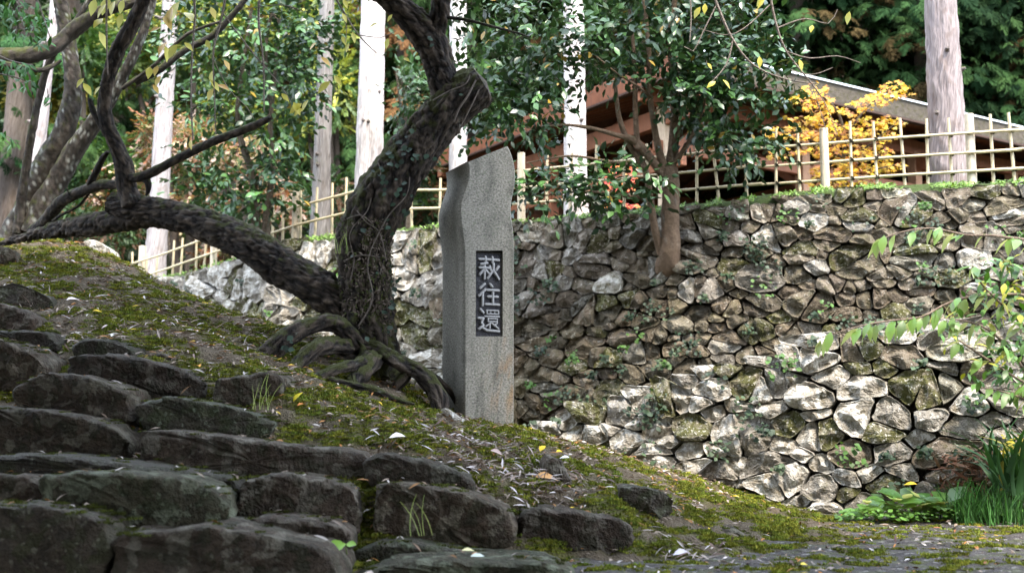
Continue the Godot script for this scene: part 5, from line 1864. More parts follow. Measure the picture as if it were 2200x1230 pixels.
func broadleaf(called: String, label: String, group: String, x: float, d: float, crowns: Array, n: int, size: float, cols: Array, spray: Mesh, trunk := true) -> void:
	var p := at(x, 500, d)
	p.y = slope(p.x, p.z) - 0.2 if d > 17.0 else TERRACE - 0.1
	var t := thing(called, label, "tree" if trunk else "shrub", p, group)
	var xs := []
	var cs := PackedColorArray()
	var k: float = d / FPX
	for q: Array in crowns:       # [x, y, rx, ry in photo pixels, depth]
		var c := at(q[0], q[1], d)
		var mb := MB.new()
		tube(mb, [[p, 0.12], [p.lerp(c, 0.5) + rdir() * 0.15, 0.08], [c, 0.03]], {"base": Color(0.09, 0.07, 0.05), "ridge": Color(0.2, 0.16, 0.13), "sides": 8, "step": 0.3, "relief": 0.006}, true, rf(0, 9))
		node("limb" if trunk else "stem", mb.mesh(), M.bark, t)
		for j in int(n / crowns.size()):
			var u := rdir() * pow(rf(0.03, 1), 0.4)
			var pos := c + Vector3(u.x * q[2] * k, u.y * q[3] * k, u.z * q[4])
			xs.append(turned((u * Vector3(1, 0.4, 1) + rdir() * 0.8 + Vector3(0, -0.2, 0)).normalized(), (Vector3.UP + rdir() * 0.6).normalized(), size * rf(0.7, 1.3), pos))
			cs.append((cols[rng.randi() % cols.size()] as Color) * rf(0.65, 1.3))
	scatter("crown", spray, M.leaf, xs, cs, t)


func which(k: int, n: int) -> String:
	var names := ["leftmost", "second from the left", "third from the left", "fourth from the left", "fifth from the left", "sixth from the left", "seventh from the left", "eighth from the left"]
	return "rightmost" if k == n - 1 else names[k]


func forest() -> void:
	var fronds := [frond_mesh(), frond_mesh()]
	var sprays := [spray_mesh(8, 0.5, 0.32), spray_mesh(9, 0.45, 0.3)]
	var dark := [lin(0.012, 0.033, 0.012), lin(0.02, 0.047, 0.016), lin(0.03, 0.066, 0.021), lin(0.010, 0.026, 0.010), lin(0.04, 0.082, 0.025), lin(0.05, 0.035, 0.014)]
	var mid := [lin(0.03, 0.065, 0.022), lin(0.045, 0.09, 0.028), lin(0.06, 0.11, 0.035), lin(0.12, 0.06, 0.025)]
	var row_1 := [[1560, 25.5, 16, 2.6, 2.0], [1720, 23.5, 15, 2.6, 1.4], [1860, 24.5, 17, 2.8, 1.2], [1990, 23.0, 15, 2.6, 1.0], [2120, 24.0, 16, 2.8, 0.8], [2260, 23.0, 15, 2.8, 0.8], [2400, 24.0, 15, 2.8, 0.8]]
	row_1.sort_custom(func(a: Array, b: Array) -> bool: return a[0] / 1.0 < b[0] / 1.0)
	for no in row_1.size():
		var q: Array = row_1[no]
		var total := row_1.size()
		conifer("cedar_tree", "dark cedar close behind the shelter roof, %s of its row" % which(no, total), "dark cedars behind the shelter", q[0], q[1], q[2], q[3], q[4], 4200, dark, fronds[rng.randi() % 2])
	var row_2 := [[1450, 31.0], [1640, 32.0], [1800, 31.0], [1950, 33.0], [2100, 31.5], [2280, 32.0], [2450, 33.0]]
	row_2.sort_custom(func(a: Array, b: Array) -> bool: return a[0] / 1.0 < b[0] / 1.0)
	for no in row_2.size():
		var q: Array = row_2[no]
		var total := row_2.size()
		conifer("cedar_tree", "dark cedar higher on the slope, %s of the upper row" % which(no, total), "dark cedars higher on the slope", q[0], q[1], 16.0, 3.4, 0.6, 2400, dark, fronds[rng.randi() % 2])
	var row_3 := [[860, 23.0], [990, 24.0], [1110, 25.0], [1240, 24.0], [1370, 25.0]]
	row_3.sort_custom(func(a: Array, b: Array) -> bool: return a[0] / 1.0 < b[0] / 1.0)
	for no in row_3.size():
		var q: Array = row_3[no]
		var total := row_3.size()
		conifer("cedar_tree", "green cedar with browning sprays behind the pale trunks, %s" % which(no, total), "green cedars behind the pale trunks", q[0], q[1], 15.0, 2.3, 0.4, 2600, mid, fronds[rng.randi() % 2])
	var row_4 := [[690, 27.0], [480, 31.0], [760, 32.0], [940, 32.0], [1150, 32.0], [240, 30.0], [330, 33.0], [580, 34.0]]
	row_4.sort_custom(func(a: Array, b: Array) -> bool: return a[0] / 1.0 < b[0] / 1.0)
	for no in row_4.size():
		var q: Array = row_4[no]
		var total := row_4.size()
		conifer("cedar_tree", "mid green cedar deep in the wood, %s" % which(no, total), "cedars deep in the wood", q[0], q[1], 15.0, 3.0, 0.3, 2100, mid, fronds[rng.randi() % 2])
	var row_5 := [[20, 19.5], [-90, 20.5], [130, 23.0]]
	row_5.sort_custom(func(a: Array, b: Array) -> bool: return a[0] / 1.0 < b[0] / 1.0)
	for no in row_5.size():
		var q: Array = row_5[no]
		var total := row_5.size()
		conifer("cedar_tree", "shaded cedar behind the lichen covered tree, %s of three" % which(no, total), "shaded cedars behind the lichen covered tree", q[0], q[1], 13.0, 2.2, 0.2, 1100, [lin(0.02, 0.055, 0.02), lin(0.03, 0.075, 0.026), lin(0.05, 0.1, 0.03)], fronds[0])
	var yellow := [lin(0.3, 0.34, 0.06), lin(0.42, 0.42, 0.08), lin(0.1, 0.18, 0.04), lin(0.06, 0.12, 0.03), lin(0.14, 0.2, 0.05)]
	broadleaf("yellow_tree", "tall tree in pale yellow leaf beyond the lichen covered stems", "", 95, 21.0, [[95, 215, 60, 55, 0.8], [120, 160, 60, 60, 0.8]], 500, 0.42, [lin(0.6, 0.54, 0.14), lin(0.7, 0.62, 0.2), lin(0.55, 0.5, 0.1)], sprays[0])
	broadleaf("yellow_tree", "yellow green tree showing between the camellias and the bleached trunk", "", 700, 22.0, [[720, 190, 50, 110, 0.9], [700, 60, 60, 80, 0.9], [660, 250, 40, 60, 0.8]], 800, 0.4, yellow, sprays[1])
	broadleaf("yellow_tree", "yellow green tree behind the forked branches and hanging twigs", "", 430, 23.0, [[420, 60, 110, 90, 1.2], [280, 100, 80, 100, 1.2], [520, 250, 80, 70, 1.0], [560, 60, 70, 70, 1.0]], 1500, 0.4, yellow, sprays[0])
	broadleaf("green_tree", "fresh green leafy tree by the edge of the wood behind the lichen covered tree", "", 210, 20.0, [[190, 330, 70, 80, 0.8], [250, 410, 60, 60, 0.7], [10, 60, 70, 90, 0.8], [180, 120, 90, 80, 0.8]], 1300, 0.36, [lin(0.04, 0.1, 0.025), lin(0.06, 0.13, 0.03), lin(0.1, 0.17, 0.04)], sprays[1])
	var pink := [lin(0.38, 0.2, 0.14), lin(0.5, 0.33, 0.26), lin(0.55, 0.41, 0.34), lin(0.36, 0.15, 0.07), lin(0.45, 0.36, 0.2), lin(0.12, 0.17, 0.05), lin(0.08, 0.14, 0.04)]
	broadleaf("autumn_shrub", "shrub in pinkish orange autumn leaf behind the road fence, nearest its low end post", "", 420, 19.0, [[430, 330, 70, 70, 0.7], [360, 300, 60, 60, 0.7], [400, 450, 90, 60, 0.7], [470, 540, 60, 40, 0.5]], 1300, 0.26, pink, sprays[0], false)
	broadleaf("autumn_shrub", "shrub in salmon autumn leaf between the two camellia stems and the grey trunk", "", 560, 18.5, [[520, 330, 60, 50, 0.6], [560, 400, 50, 50, 0.5], [610, 450, 50, 40, 0.5]], 700, 0.24, pink, sprays[1], false)
	broadleaf("autumn_shrub", "orange leaved shrub low behind the dark limb of the leaning tree", "", 260, 19.5, [[270, 390, 60, 50, 0.6], [230, 440, 60, 30, 0.5]], 450, 0.24, pink, sprays[0], false)
	broadleaf("green_shrub", "dark green shrub behind the posts of the road fence", "", 700, 17.0, [[710, 430, 60, 60, 0.6], [850, 420, 60, 60, 0.6], [900, 340, 40, 50, 0.5], [920, 440, 40, 40, 0.4]], 1000, 0.24, mid, sprays[1], false)
	broadleaf("green_shrub", "leafy shrub at the end of the road below the pale cedar trunk", "", 250, 18.0, [[240, 500, 60, 40, 0.5], [150, 470, 50, 40, 0.5]], 500, 0.22, mid, sprays[0], false)
	# undergrowth on the slope
	var xs := []
	var cs := PackedColorArray()
	for k in 7000:
		var d := rf(21, 46)
		var x := rf(-0.65, 0.65) * d
		if d < 27 and x > 0.06 * d:
			continue
		xs.append(turned((rdir() + Vector3(0, 0.4, 0)).normalized(), Vector3.UP + rdir() * 0.5, rf(0.5, 1.1), Vector3(x, slope(x, -d) + rf(0.0, 0.7), -d)))
		cs.append((mid[rng.randi() % 3] as Color) * rf(0.5, 1.2))
	var u := scatter("undergrowth", sprays[0], M.leaf, xs, cs)
	tag(u, "leafy undergrowth covering the wooded slope", "undergrowth", "", "stuff")


# evergreen oaks that roof over the steps and the place one stands on
func canopy() -> void:
	var spray := spray_mesh(9, 0.55, 0.36)
	var cols := [lin(0.03, 0.06, 0.02), lin(0.045, 0.08, 0.025), lin(0.025, 0.05, 0.02)]
	for q: Array in [
		[Vector3(-6.5, 1.0, -5.0), 7.5, "tall evergreen oak rising beside the steps and roofing them over", [[-4.5, 6.6, -4.3, 3.2, 1.6, 2.4], [-1.5, 7.0, -4.0, 3.2, 1.3, 2.6], [-5.5, 7.5, -2.0, 3.0, 2.0, 3.0], [-0.6, 5.9, -3.2, 2.6, 1.1, 2.2]]],  # last crown added above the steps to deepen their shade
		[Vector3(-3.5, 0.0, 4.0), 8.0, "evergreen oak behind the viewpoint, nearest the steps", [[-3.5, 4.2, 4.0, 3.0, 3.6, 2.2], [-1.5, 7.0, 1.0, 3.2, 1.8, 3.0]]],
		[Vector3(1.5, 0.0, 5.5), 8.0, "evergreen oak straight behind the viewpoint", [[1.5, 4.0, 5.5, 3.2, 3.8, 2.0], [2.0, 7.2, 2.0, 3.0, 1.8, 3.0], [1.9, 5.8, -2.3, 1.7, 1.0, 1.4]]],  # last crown added out of view to shade the bank and path
		[Vector3(6.5, 0.0, 4.5), 8.0, "evergreen oak behind the viewpoint on the side of the path", [[6.5, 4.2, 4.5, 3.0, 3.8, 2.4]]],
		[Vector3(-9.5, 1.0, 0.5), 8.0, "evergreen oak far out beside the steps", [[-9.0, 4.5, 0.0, 2.4, 4.0, 3.2]]]]:
		var t := thing("evergreen_oak", q[2], "tree", q[0])
		var mb := MB.new()
		var b: Vector3 = q[0]
		tube(mb, [[b + Vector3(0, -0.5, 0), 0.34], [b + Vector3(0.1, 2.5, 0), 0.26], [b + Vector3(0, q[1], 0), 0.1]], {"base": Color(0.05, 0.04, 0.03), "ridge": Color(0.14, 0.12, 0.1), "sides": 16, "step": 0.2, "relief": 0.015}, true, 5.0)
		node("trunk", mb.mesh(), M.bark, t)
		var xs := []
		var cs := PackedColorArray()
		for c: Array in q[3]:
			var mid := Vector3(c[0], c[1], c[2])
			var lm := MB.new()
			tube(lm, [[b + Vector3(0, 3.0, 0), 0.14], [mid, 0.05]], {"base": Color(0.05, 0.04, 0.03), "ridge": Color(0.14, 0.12, 0.1), "sides": 10, "step": 0.3}, true, 6.0)
			node("limb", lm.mesh(), M.bark, t)
			for k in 2400:
				var u := rdir() * pow(rf(0.02, 1), 0.4)
				xs.append(turned((u + rdir()).normalized(), Vector3.UP + rdir() * 0.6, rf(0.5, 0.9), mid + u * Vector3(c[3], c[4], c[5])))
				cs.append((cols[rng.randi() % 3] as Color) * rf(0.7, 1.2))
		scatter("crown", spray, M.leaf, xs, cs, t)


# ---------------------------------------------------------------- small growth and litter
func overhang() -> void:
	var t := thing("overhanging_shrub", "leafy shrub reaching in beside the low wall with pale pinkish twigs", "shrub", at(2330, 900, 6.9))
	var look := {"base": Color(0.2, 0.14, 0.1), "ridge": Color(0.38, 0.29, 0.23), "sides": 7, "step": 0.05, "relief": 0.001, "fu": 40.0, "wobble": 0.1}
	var stems := [
		[[2330, 900, 6.9, 20], [2300, 700, 6.9, 12], [2250, 540, 6.85, 7], [2150, 508, 6.8, 6], [2080, 505, 6.8, 5], [2000, 490, 6.75, 4], [1930, 500, 6.7, 3], [1893, 515, 6.7, 2]],
		[[2310, 800, 6.9, 12], [2240, 650, 6.85, 7], [2120, 634, 6.8, 6], [2040, 650, 6.75, 5], [1980, 680, 6.7, 4], [1900, 690, 6.65, 4], [1830, 705, 6.6, 3], [1755, 728, 6.6, 2]],
		[[2330, 900, 6.9, 14], [2230, 830, 6.8, 7], [2170, 750, 6.8, 6], [2110, 700, 6.75, 5], [2030, 682, 6.7, 3]],
		[[2320, 880, 6.9, 12], [2200, 820, 6.7, 6], [2120, 770, 6.7, 5], [2060, 730, 6.7, 3]],
		[[2330, 860, 6.9, 12], [2220, 720, 6.8, 6], [2160, 660, 6.75, 5], [2110, 610, 6.75, 4], [2090, 570, 6.7, 3]],
		[[2330, 900, 6.9, 10], [2200, 855, 6.7, 5], [2130, 835, 6.7, 3], [2080, 830, 6.7, 2]]]
	for q: Array in stems:
		part_tube("twig", q, look, M.bark, t, rf(0, 40))
	var leaf := leaf_mesh(0.42, 0.12, 0.35)
	var green := [lin(0.05, 0.13, 0.02), lin(0.075, 0.18, 0.03), lin(0.1, 0.2, 0.04), lin(0.05, 0.11, 0.035), lin(0.3, 0.3, 0.03)]
	for q: Array in stems:
		var s := spline(px_path(q), 0.035)
		var n := s.size()
		for k in n:
			var f := float(k) / n
			if f < 0.34:
				continue
			if rng.randf() < 0.55:
				for side: float in [-1.0, 1.0]:
					if rng.randf() < 0.25:
						continue
					var p: Vector3 = s[k][0] + rdir() * 0.02
					var fw: Vector3 = (s[mini(k + 1, n - 1)][0] - s[maxi(k - 1, 0)][0])
					var dir := fw.normalized() * 0.7 + Vector3(0, rf(-1.3, -0.1), side * rf(0.3, 1.0))
					var o := MeshInstance3D.new()
					o.mesh = leaf
					o.material_override = leaf_tones[rng.randi() % (4 if rng.randf() < 0.9 else 5)]
					o.transform = turned(dir, (Vector3(rf(-0.5, 0.5), 1, rf(-0.2, 0.6))).normalized(), rf(0.09, 0.15), p - base_of(t))
					put(o, "leaf", t)
	# lower leafy tangle, too many small leaves to pick apart
	var xs := []
	var cs := PackedColorArray()
	for q: Array in [[2150, 600, 40, 50, 36], [2120, 640, 70, 40, 36], [2160, 720, 50, 50, 60], [2080, 720, 60, 30, 26], [2180, 790, 40, 60, 56], [2120, 790, 50, 30, 26], [2190, 600, 30, 60, 40], [2160, 560, 50, 30, 14], [2010, 700, 50, 20, 16]]:
		for k: int in q[4]:
			xs.append(turned(Vector3(rf(-1, 1), rf(-0.9, 0.2), rf(-0.5, 1)), Vector3(rf(-0.4, 0.4), 1, rf(-0.2, 0.5)), rf(0.05, 0.1), at(q[0] + rf(-1, 1) * q[2], q[1] + rf(-1, 1) * q[3], 6.85 + rf(-0.25, 0.25))))
			cs.append((green[rng.randi() % 5] as Color) * rf(0.7, 1.25))
	scatter("small_leaves", leaf_mesh(0.45, 0.12, 0.3), M.leaf, xs, cs, t)


var leaf_tones := []


func blade_mesh(n: int, arch: float) -> ArrayMesh:    # one arching grass blade, 1 tall, leaning to +x
	var mb := MB.new()
	var ids := []
	for k in n + 1:
		var t := float(k) / n
		var w := 0.02 * (1.0 - t * t * 0.9)
		var p := Vector3(arch * t * t, t * (1.0 - 0.35 * arch * t * t), 0)
		ids.append([mb.add(p + Vector3(0, 0, -w)), mb.add(p + Vector3(0.012, 0, 0)), mb.add(p + Vector3(0, 0, w))])
	for k in n:
		for s in 2:
			mb.tri(ids[k][s], ids[k + 1][s], ids[k][s + 1])
			mb.tri(ids[k][s + 1], ids[k + 1][s], ids[k + 1][s + 1])
	return mb.mesh()


func yawed(p: Vector3, a: float, h: float, w := 1.0, lean := Vector3.ZERO) -> Transform3D:
	var y := (Vector3.UP + lean).normalized()
	var x := Vector3(cos(a), 0, sin(a))
	x = (x - y * x.dot(y)).normalized()
	return Transform3D(Basis(x * h, y * h, x.cross(y) * h * w), p)


func plants() -> void:
	var blade := blade_mesh(6, 0.55)
	var stiff := blade_mesh(5, 0.25)
	var g := at(2110, 1122, 7.05)
	var t := thing("grass_tuft", "dense tuft of upright dark green grass at the foot of the low wall", "grass", g)
	var xs := []
	var cs := PackedColorArray()
	for k in 330:
		var a := rf(0, TAU)
		var p := g + Vector3(rf(-0.2, 0.24), -0.03, rf(-0.2, 0.2))
		xs.append(yawed(p, a, rf(0.15, 0.35), rf(0.7, 1.2), Vector3(rf(-0.35, 0.35), 0, rf(-0.2, 0.2))))
		cs.append(lin(0.045, 0.13, 0.025) * rf(0.5, 1.8))
	scatter("blades", stiff, M.leaf, xs, cs, t)
	g = at(2190, 1040, 7.1)
	t = thing("iris_clump", "clump of broad arching strap leaves with yellowing tips beside the low wall", "plant", g)
	xs = []
	cs = PackedColorArray()
	for k in 90:
		xs.append(yawed(g + Vector3(rf(-0.18, 0.25), rf(-0.1, 0.12), rf(-0.2, 0.2)), rf(0, TAU), rf(0.25, 0.45), rf(1.6, 2.8), Vector3(rf(-0.5, 0.3), 0, rf(-0.2, 0.3))))
		cs.append((lin(0.03, 0.085, 0.025) if rng.randf() < 0.92 else lin(0.3, 0.26, 0.04)) * rf(0.7, 1.4))
	scatter("leaves", blade, M.leaf, xs, cs, t)
	var yl := leaf_mesh(0.6, 0.1, 0.2)
	xs = []
	cs = PackedColorArray()
	for k in 45:
		xs.append(turned(Vector3(rf(-1, 1), rf(-0.6, 0.3), rf(-0.5, 1)), Vector3(rf(-0.4, 0.4), 1, 0.4), rf(0.035, 0.06), at(2185 + rf(-30, 40), 965 + rf(-30, 30), 7.15 + rf(-0.1, 0.1))))
		cs.append(lin(0.42, 0.34, 0.03) * rf(0.6, 1.2))
	scatter("yellow_leaves", yl, M.leaf, xs, cs, t)
	# broad leaved plants along the path's edge
	var broad := leaf_mesh(0.62, 0.18, 0.3)
	var spots := [[1878, 1102, 0.11, "low plant of pointed bright green leaves, nearest the marker in the planted strip"], [1925, 1098, 0.12, "broad leaved plant second along the planted strip from the marker"], [1985, 1095, 0.13, "broad leaved plant with pale flopping leaves midway along the planted strip"], [2030, 1100, 0.14, "broad leaved plant next to the grass tuft"]]
	for q: Array in spots:
		var p := at(q[0], q[1] + 12, 7.15)
		var o := thing("leafy_plant", q[3], "plant", p, "leafy plants along the path's edge")
		for k in 22:
			var a := rf(0, TAU)
			var s := MeshInstance3D.new()
			s.mesh = broad
			s.material_override = leaf_tones[rng.randi() % 4]
			var dir := Vector3(cos(a), rf(0.1, 1.0), sin(a))
			s.transform = turned(dir, Vector3.UP + dir * 0.3 + Vector3(0, 0, 0.4), rf(0.8, 1.5) * q[2], Vector3(rf(-0.09, 0.09), rf(0.02, 0.13), rf(-0.06, 0.06)))
			put(s, "leaf", o)
	xs = []
	cs = PackedColorArray()
	for k in 900:
		var x := rf(1800, 2260)
		var y := 1116 + rf(-8, 6) + maxf(0.0, 1880 - x) * 0.02
		var dd := 7.1 + rf(-0.12, 0.25)
		xs.append(turned(Vector3(rf(-1, 1), rf(-0.2, 0.5), rf(-1, 1)), Vector3(rf(-0.4, 0.4), 1, 0.5), rf(0.018, 0.045), at(x, y - rf(0, 16), dd)))
		cs.append(lin(0.09, 0.2, 0.03) * rf(0.5, 1.3))
	var gc := scatter("ground_cover", leaf_mesh(0.8, 0.1, 0.1), M.leaf, xs, cs)
	tag(gc, "small bright green ground cover along the foot of the low wall", "ground cover", "", "stuff")
	# withered fern
	g = at(2085, 1045, 7.3)
	t = thing("withered_fern", "heap of withered brown fern against the low wall", "plant", g)
	xs = []
	cs = PackedColorArray()
	for k in 260:
		xs.append(turned(Vector3(rf(-1, 1), rf(-0.9, 0.3), rf(-0.2, 1)), rdir(), rf(0.05, 0.14), g + Vector3(rf(-0.22, 0.16), rf(-0.1, 0.24), rf(-0.1, 0.1))))
		cs.append(lin(0.11, 0.04, 0.02).lerp(lin(0.2, 0.12, 0.07), rng.randf()) * rf(0.6, 1.3))
	scatter("fronds", leaf_mesh(0.16, 0.1, 0.3), M.dry, xs, cs, t)
	# a single seedling on the lowest step
	g = at(745, 1190, 4.75)
	t = thing("seedling", "single bright green heart shaped leaf on a thin stalk before the steps", "plant", g)
	var mb := MB.new()
	tube(mb, [[g, 0.003], [at(742, 1170, 4.74), 0.002]], {"base": Color(0.1, 0.16, 0.03), "sides": 6}, true)
	node("stalk", mb.mesh(), M.leaf, t)
	for q: Array in [[0.1, Vector3(-1, -0.15, 0.3)], [0.05, Vector3(1, 0.1, 0.4)]]:
		var s := MeshInstance3D.new()
		s.mesh = leaf_mesh(0.8, 0.12, 0.15)
		s.material_override = leaf_tones[5]
		s.transform = turned(q[1], Vector3(0, 0.8, 0.6), q[0], at(743, 1168, 4.73) - g)
		put(s, "leaf", t)
	# grass blades between the step stones
	for q: Array in [[560, 880, 6.1, 9, "thin grass blades before the block shaped step stone near the roots"], [905, 1150, 4.95, 5, "few thin grass stalks in front of the lower step stones"], [735, 545, 7.9, 9, "short bright sprig on the leaning trunk's edge"]]:
		var p := at(q[0], q[1], q[2])
		var o := thing("grass_tuft", q[4], "grass", p)
		for k: int in q[3]:
			var s := MeshInstance3D.new()
			s.mesh = stiff
			s.material_override = leaf_tones[0]
			s.transform = yawed(Vector3(rf(-0.05, 0.05), 0, rf(-0.03, 0.03)), rf(0, TAU), rf(0.12, 0.22), 0.6, Vector3(rf(-0.3, 0.3), 0, 0.1))
			put(s, "blade", o)


func wall_growth(ws: Array) -> void:
	var round_leaf := leaf_mesh(0.85, 0.1, 0.15)
	var names := ["small leaved creepers and ferns rooted in the joints of the terrace wall", "creepers and tufts growing in the joints of the road wall", "pennywort and small ferns in the joints of the low wall"]
	var count := [110, 45, 45]
	for w in 3:
		var xs := []
		var cs := PackedColorArray()
		var W: Dictionary = ws[w]
		for k: int in count[w]:
			var s := rf(0, W.length)
			var top: float = W.place.call(s, 0.0)[3]
			var pl: Array = W.place.call(s, rf(W.bottom + 0.1, top))
			var c: Vector3 = pl[0]
			var base := [lin(0.02, 0.04, 0.02), lin(0.03, 0.055, 0.025), lin(0.06, 0.13, 0.025), lin(0.05, 0.08, 0.04)][rng.randi() % 4] as Color
			var spread := rf(0.025, 0.1)
			for j in int(rf(8, 34)):
				var p: Vector3 = c + pl[1] * rf(-1, 1) * spread * 1.3 + Vector3(0, rf(-1, 1) * spread, 0) + pl[2] * rf(0.03, 0.1)
				xs.append(turned(Vector3(rf(-1, 1), rf(-1, 0.4), 0.5), Vector3(0, 0.7, 0.8) + rdir() * 0.5, rf(0.025, 0.055), p))
				cs.append(base * rf(0.6, 1.5))
		var o := scatter("wall_creeper", round_leaf, M.leaf, xs, cs)
		tag(o, names[w], "creeper", "", "stuff")
	# the green verge on the rim
	var xs := []
	var cs := PackedColorArray()
	for w in 2:
		var W: Dictionary = ws[w]
		for k in (9000 if w == 0 else 4000):
			var s := rf(0, W.length)
			var pl: Array = W.place.call(s, 0.0)
			var e: Array = W.place.call(s, pl[3])
			var back := rf(-0.02, 0.42)
			var p: Vector3 = e[0] - pl[2] * back + Vector3(0, -0.02 + minf(back * 0.3, 0.1), 0)
			var lush := nz.get_noise_2d(s * 3.0, w * 50.0)
			if lush < rf(-0.25, 0.45):
				continue
			xs.append(turned(Vector3(rf(-1, 1), rf(0.0, 1.0), rf(-1, 1)), Vector3(rf(-0.5, 0.5), 1, 0.6), rf(0.022, 0.06), p + Vector3(0, rf(0.0, 0.03), 0)))
			cs.append(lin(0.15, 0.26, 0.045) * rf(0.4, 1.4))
	var v := scatter("verge", leaf_mesh(0.45, 0.1, 0.25), M.leaf, xs, cs)
	tag(v, "bright green low weeds along the rim of the terrace", "weeds", "", "stuff")


func litter() -> void:
	# moss: short tufts over the bank
	var tuft := MB.new()
	for k in 46:
		var a := rf(0, TAU)
		var lean := rf(0.1, 0.8)
		var root := Vector3(rf(-1, 1), 0, rf(-1, 1)) * 2.2
		var tip := root + Vector3(cos(a) * lean, rf(0.6, 1.0), sin(a) * lean)
		var s := Vector3(-sin(a), 0, cos(a)) * 0.3
		var g := rf(0.7, 1.3)
		var i0 := tuft.add(root - s, Color(g, g, g))
		var i1 := tuft.add(root + s, Color(g, g, g))
		var i2 := tuft.add(tip, Color(g, g, g) * 1.2)
		tuft.tri(i0, i2, i1)
	var tm := tuft.mesh()
	var xs := []
	var cs := PackedColorArray()
	for k in 110000:
		var x := rf(-5.2, 3.4)
		var z := rf(-11.0, -4.3)
		var m := mossiness(x, z)
		if rng.randf() > m * 1.1 - 0.12:
			continue
		var h := bank_fine(x, z)
		if h < path_height(x, z) + 0.01:
			h = path_height(x, z)
			if nz.get_noise_2d(x * 2.0 + 11.0, z * 6.0) < 0.1:
				continue
		xs.append(yawed(Vector3(x, h - 0.004, z), rf(0, TAU), rf(0.008, 0.017), 1.0, Vector3(rf(-0.3, 0.3), 0, rf(-0.3, 0.3))))
		cs.append(lin(0.19, 0.18, 0.025).lerp(lin(0.1, 0.14, 0.02), rng.randf()) * rf(0.5, 1.4))
	var mo := scatter("moss", tm, M.mossy, xs, cs)
	tag(mo, "cushions of green moss over the bank", "moss", "", "stuff")
	# fallen leaves
	var narrow := leaf_mesh(0.22, 0.3, 0.25)
	var wide := leaf_mesh(0.45, 0.35, 0.3)
	for kind in 2:
		xs = []
		cs = PackedColorArray()
		for k in (60000 if kind == 0 else 16000):
			var x := rf(-5.2, 3.6)
			var z := rf(-11.0, -4.3)
			var heap := nz.get_noise_2d(x * 4.0 + 90.0, z * 4.0)
			if heap < rf(-0.75, 0.35) or mossiness(x, z) > rf(0.3, 1.3):
				continue
			var h := maxf(bank_fine(x, z), path_height(x, z))
			if h < 0.12 and rng.randf() < 0.9:
				continue
			var a := rf(0, TAU)
			xs.append(turned(Vector3(cos(a), rf(-0.25, 0.35), sin(a)), Vector3(rf(-0.6, 0.6), 1, rf(-0.6, 0.6)), rf(0.022, 0.07) if kind == 0 else rf(0.02, 0.05), Vector3(x, h + rf(0.003, 0.022), z)))
			var q := rng.randf()
			var col := lin(0.2, 0.15, 0.11)
			if q < 0.36:
				col = lin(0.28, 0.215, 0.17)
			elif q < 0.41:
				col = lin(0.5, 0.44, 0.4)
			elif q < 0.6:
				col = lin(0.3, 0.13, 0.035)
			elif q < 0.625:
				col = lin(0.55, 0.38, 0.03)
			elif q < 0.8:
				col = lin(0.1, 0.065, 0.045)
			cs.append(col * rf(0.7, 1.25))
		var o := scatter("fallen_leaves", narrow if kind == 0 else wide, M.dry, xs, cs)
		tag(o, ["narrow dry leaves littering the bank and the path", "broad dry leaves littering the bank and the path"][kind], "fallen leaves", "", "stuff")
	# a drift of long bleached bamboo leaves and bits of twig over the edge of the bank
	xs = []
	cs = PackedColorArray()
	for q: Array in [[1080, 1000, 6.05, 0.45, 420], [1120, 1060, 5.8, 0.25, 200], [1000, 930, 6.6, 0.3, 120], [900, 945, 6.2, 0.3, 90], [1500, 1180, 5.45, 0.25, 90], [420, 720, 7.6, 0.8, 330], [200, 680, 7.8, 0.7, 300], [120, 600, 8.8, 0.8, 200]]:
		for k: int in q[4]:
			var c := at(q[0], q[1], q[2])
			var u: Vector2 = Vector2(rf(-1, 1), rf(-1, 1)) * float(q[3])
			var x := c.x + u.x
			var z := c.z + u.y
			xs.append(turned(Vector3(rf(-1, 1), rf(-0.3, 0.45), rf(-1, 1)), Vector3(rf(-0.7, 0.7), 1, rf(-0.7, 0.7)), rf(0.045, 0.11), Vector3(x, maxf(bank_fine(x, z), path_height(x, z)) + rf(0.005, 0.04), z)))
			cs.append([lin(0.32, 0.26, 0.23), lin(0.42, 0.37, 0.36), lin(0.2, 0.15, 0.12), lin(0.14, 0.09, 0.07)][rng.randi() % 4] * rf(0.7, 1.3))
	var dr := scatter("fallen_leaves", leaf_mesh(0.13, 0.4, 0.2), M.dry, xs, cs)
	tag(dr, "drifts of long bleached bamboo leaves over the edge of the bank", "fallen leaves", "", "stuff")
	# leaves, needles and moss caught on the treads and in the joints of the steps
	xs = []
	cs = PackedColorArray()
	var mx := []
	var mc := PackedColorArray()
	for e: Array in step_edges:
		var n: int = e[0].size()
		for k in 26:
			var j := rng.randi() % (n - 1)
			var p: Vector3 = (e[0][j] as Vector3).lerp(e[0][j + 1], rng.randf())
			var back := rf(0.03, 0.3)
			var joint := nz.get_noise_2d(p.x * 5.0, p.z * 5.0) > rf(-0.3, 0.5)
			if joint:
				xs.append(turned(Vector3(rf(-1, 1), rf(-0.2, 0.3), rf(-1, 1)), Vector3(rf(-0.5, 0.5), 1, rf(-0.5, 0.5)), rf(0.03, 0.09), p + Vector3(0, 0.012, -back)))
				cs.append([lin(0.24, 0.18, 0.14), lin(0.4, 0.35, 0.32), lin(0.14, 0.09, 0.06), lin(0.3, 0.14, 0.04)][rng.randi() % 4] * rf(0.6, 1.2))
			if e[1] or rng.randf() < 0.3:
				for m in 3:
					mx.append(yawed(p + Vector3(rf(-0.05, 0.05), -0.006, -rf(0.01, 0.3)), rf(0, TAU), rf(0.007, 0.014)))
					mc.append(lin(0.06, 0.07, 0.014) * rf(0.5, 1.4))
	var sl := scatter("fallen_leaves", narrow, M.dry, xs, cs)
	tag(sl, "dead leaves caught on the treads of the steps", "fallen leaves", "", "stuff")
	var sm := scatter("moss", tm, M.mossy, mx, mc)
